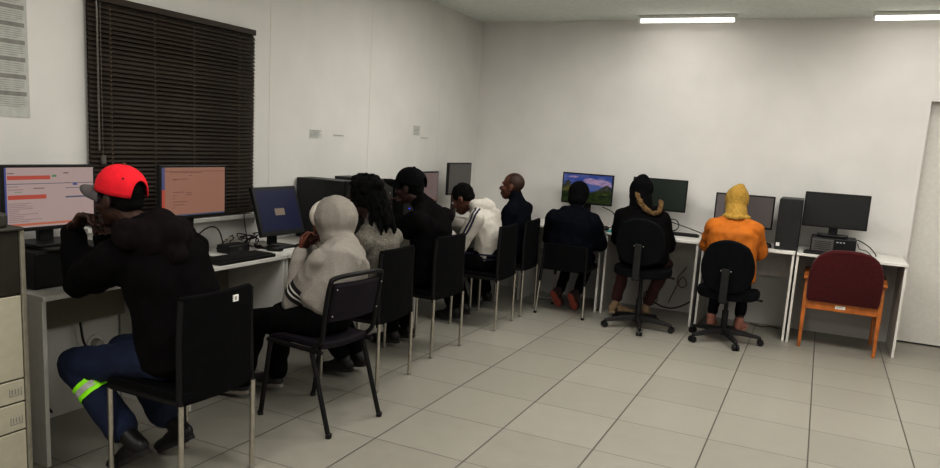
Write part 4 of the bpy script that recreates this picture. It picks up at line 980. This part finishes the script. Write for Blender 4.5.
h=MB(); h.ell(g['head']+F@V((0,-.02,.025)),(.104,.116,.116),F); h.ell(g['head']+F@V((.0,-.03,.07)),(.075,.085,.082),F); h.capsule(g['head']+F@V((0,-.035,-.04)),g['neck'],.098,.10); organic('head_covering',h,.009,mat('black_cotton_hood',(.006,.0055,.006),.95,spec=.1,bump=.3),p8,O,3,.008,9)
fr=MB(); random.seed(4); FUR=mat('tan_fur',(.14,.085,.036),.95,bump=.9,bscale=220,var=.5,nscale=120)
path=bez([(.965,3.35,1.155),(1.0,3.30,1.10),(1.06,3.265,1.045),(1.12,3.255,1.01),(1.17,3.28,1.02),(1.18,3.33,1.075),(1.165,3.37,1.11)],10)
for i,p in enumerate(path):
    u=i/len(path); r=.010+.005*math.sin(PI*u)
    for q in range(9): fr.ell(p+V((random.uniform(-.016,.016),random.uniform(-.012,.012),random.uniform(-.012,.012))),(r*random.uniform(.6,.9),)*3,None,8,6)
fo=organic('fur_trim',fr,.006,FUR,p8,O,1,.006,60); fo['label']='tan fur trim of the lowered hood'

# --- 9 orange jacket
J=dict(pel=(1.79,3.38,.52),mid=(1.785,3.35,.72),chest=(1.785,3.37,.88),neck=(1.785,3.43,1.0),head=(1.765,3.53,1.14),hf=(-.03,1,-.32),hu=(0,.25,1),
 shL=(1.625,3.40,.935),shR=(1.945,3.40,.935),elL=(1.565,3.52,.76),elR=(1.995,3.51,.745),wrL=(1.65,3.72,.805),wrR=(1.90,3.72,.805),haL=(1.69,3.79,.81),haR=(1.86,3.79,.81),pnL=(.2,0,-1),pnR=(-.2,0,-1),
 hipL=(1.70,3.40,.51),hipR=(1.88,3.40,.51),knL=(1.68,3.78,.48),knR=(1.89,3.78,.48),anL=(1.655,3.66,.12),anR=(1.885,3.68,.12),heL=(1.66,3.60,.02),toL=(1.65,3.83,.012),heR=(1.87,3.62,.02),toR=(1.92,3.84,.012))
ORG=mat('orange_padded_jacket',(.46,.155,.014),.8,bump=.2,bscale=120,var=.1,nscale=12)
PEA=mat('pink_slip_on',(.42,.20,.15),.8)
p9,jk,tr,F,O,g=person('person in bright orange jacket with a mustard yellow hood',J,S_D,ORG,mat('navy_black_jeans',(.007,.007,.010),.9,spec=.1),(PEA,mat('pink_sole',(.45,.27,.2),.7)),dict(ears=False,vox=.007,bw=1.12,aw=1.08,legw=.8,cuff=.86,amp=.010,amp2=.016,extra=[((1.71,3.39,.985),(1.785,3.345,.945),.05,.055),((1.785,3.345,.945),(1.86,3.39,.985),.055,.05),((1.785,3.345,.945),(1.785,3.33,.90),.05,.03)]))
h=MB(); h.ell(g['head']+F@V((0,-.018,.026)),(.098,.114,.122),F); h.capsule(g['head']+F@V((0,-.025,.06)),g['head']+F@V((.012,-.035,.115)),.078,.045); h.capsule(g['head']+F@V((0,-.03,-.05)),g['neck']+V((0,0,.035)),.088,.09)
for k in range(12):
    a=2*PI*k/12; h.ell(g['neck']+V((.085*math.cos(a),.085*math.sin(a),.03+.006*math.sin(k*2))),(.03,.03,.022))
MUST=mat('mustard_knit',(.40,.255,.06),.95,bump=.7,bscale=160,var=.2,nscale=60)
organic('knitted_hood',h,.008,MUST,p9,O,3,.004,12,.004,18)

# ------------------------------------------------------------------ camera, world, colour
cd=bpy.data.cameras.new('camera'); cam=bpy.data.objects.new('camera',cd); C.objects.link(cam)
r=V((0.90107743,0.42948648,0.06000692)); u=V((-0.12349024,0.1214812,0.98488196)); fw=V((-0.41570377,0.89486517,-0.16250136))
cam.matrix_world=Matrix(((r.x,u.x,-fw.x,2.39114),(r.y,u.y,-fw.y,-3.05312),(r.z,u.z,-fw.z,1.52278),(0,0,0,1)))
cd.sensor_fit='HORIZONTAL'; cd.sensor_width=36; cd.lens=739.811/940*36; cd.shift_y=28.422/940; cd.clip_start=.05
bpy.context.scene.camera=cam
wd=bpy.data.worlds.new('world'); bpy.context.scene.world=wd; wd.use_nodes=True
wd.node_tree.nodes['Background'].inputs[0].default_value=(.02,.022,.028,1); wd.node_tree.nodes['Background'].inputs[1].default_value=.4
vs=bpy.context.scene.view_settings; vs.view_transform='Standard'; vs.look='None'; vs.exposure=0.; vs.gamma=.74
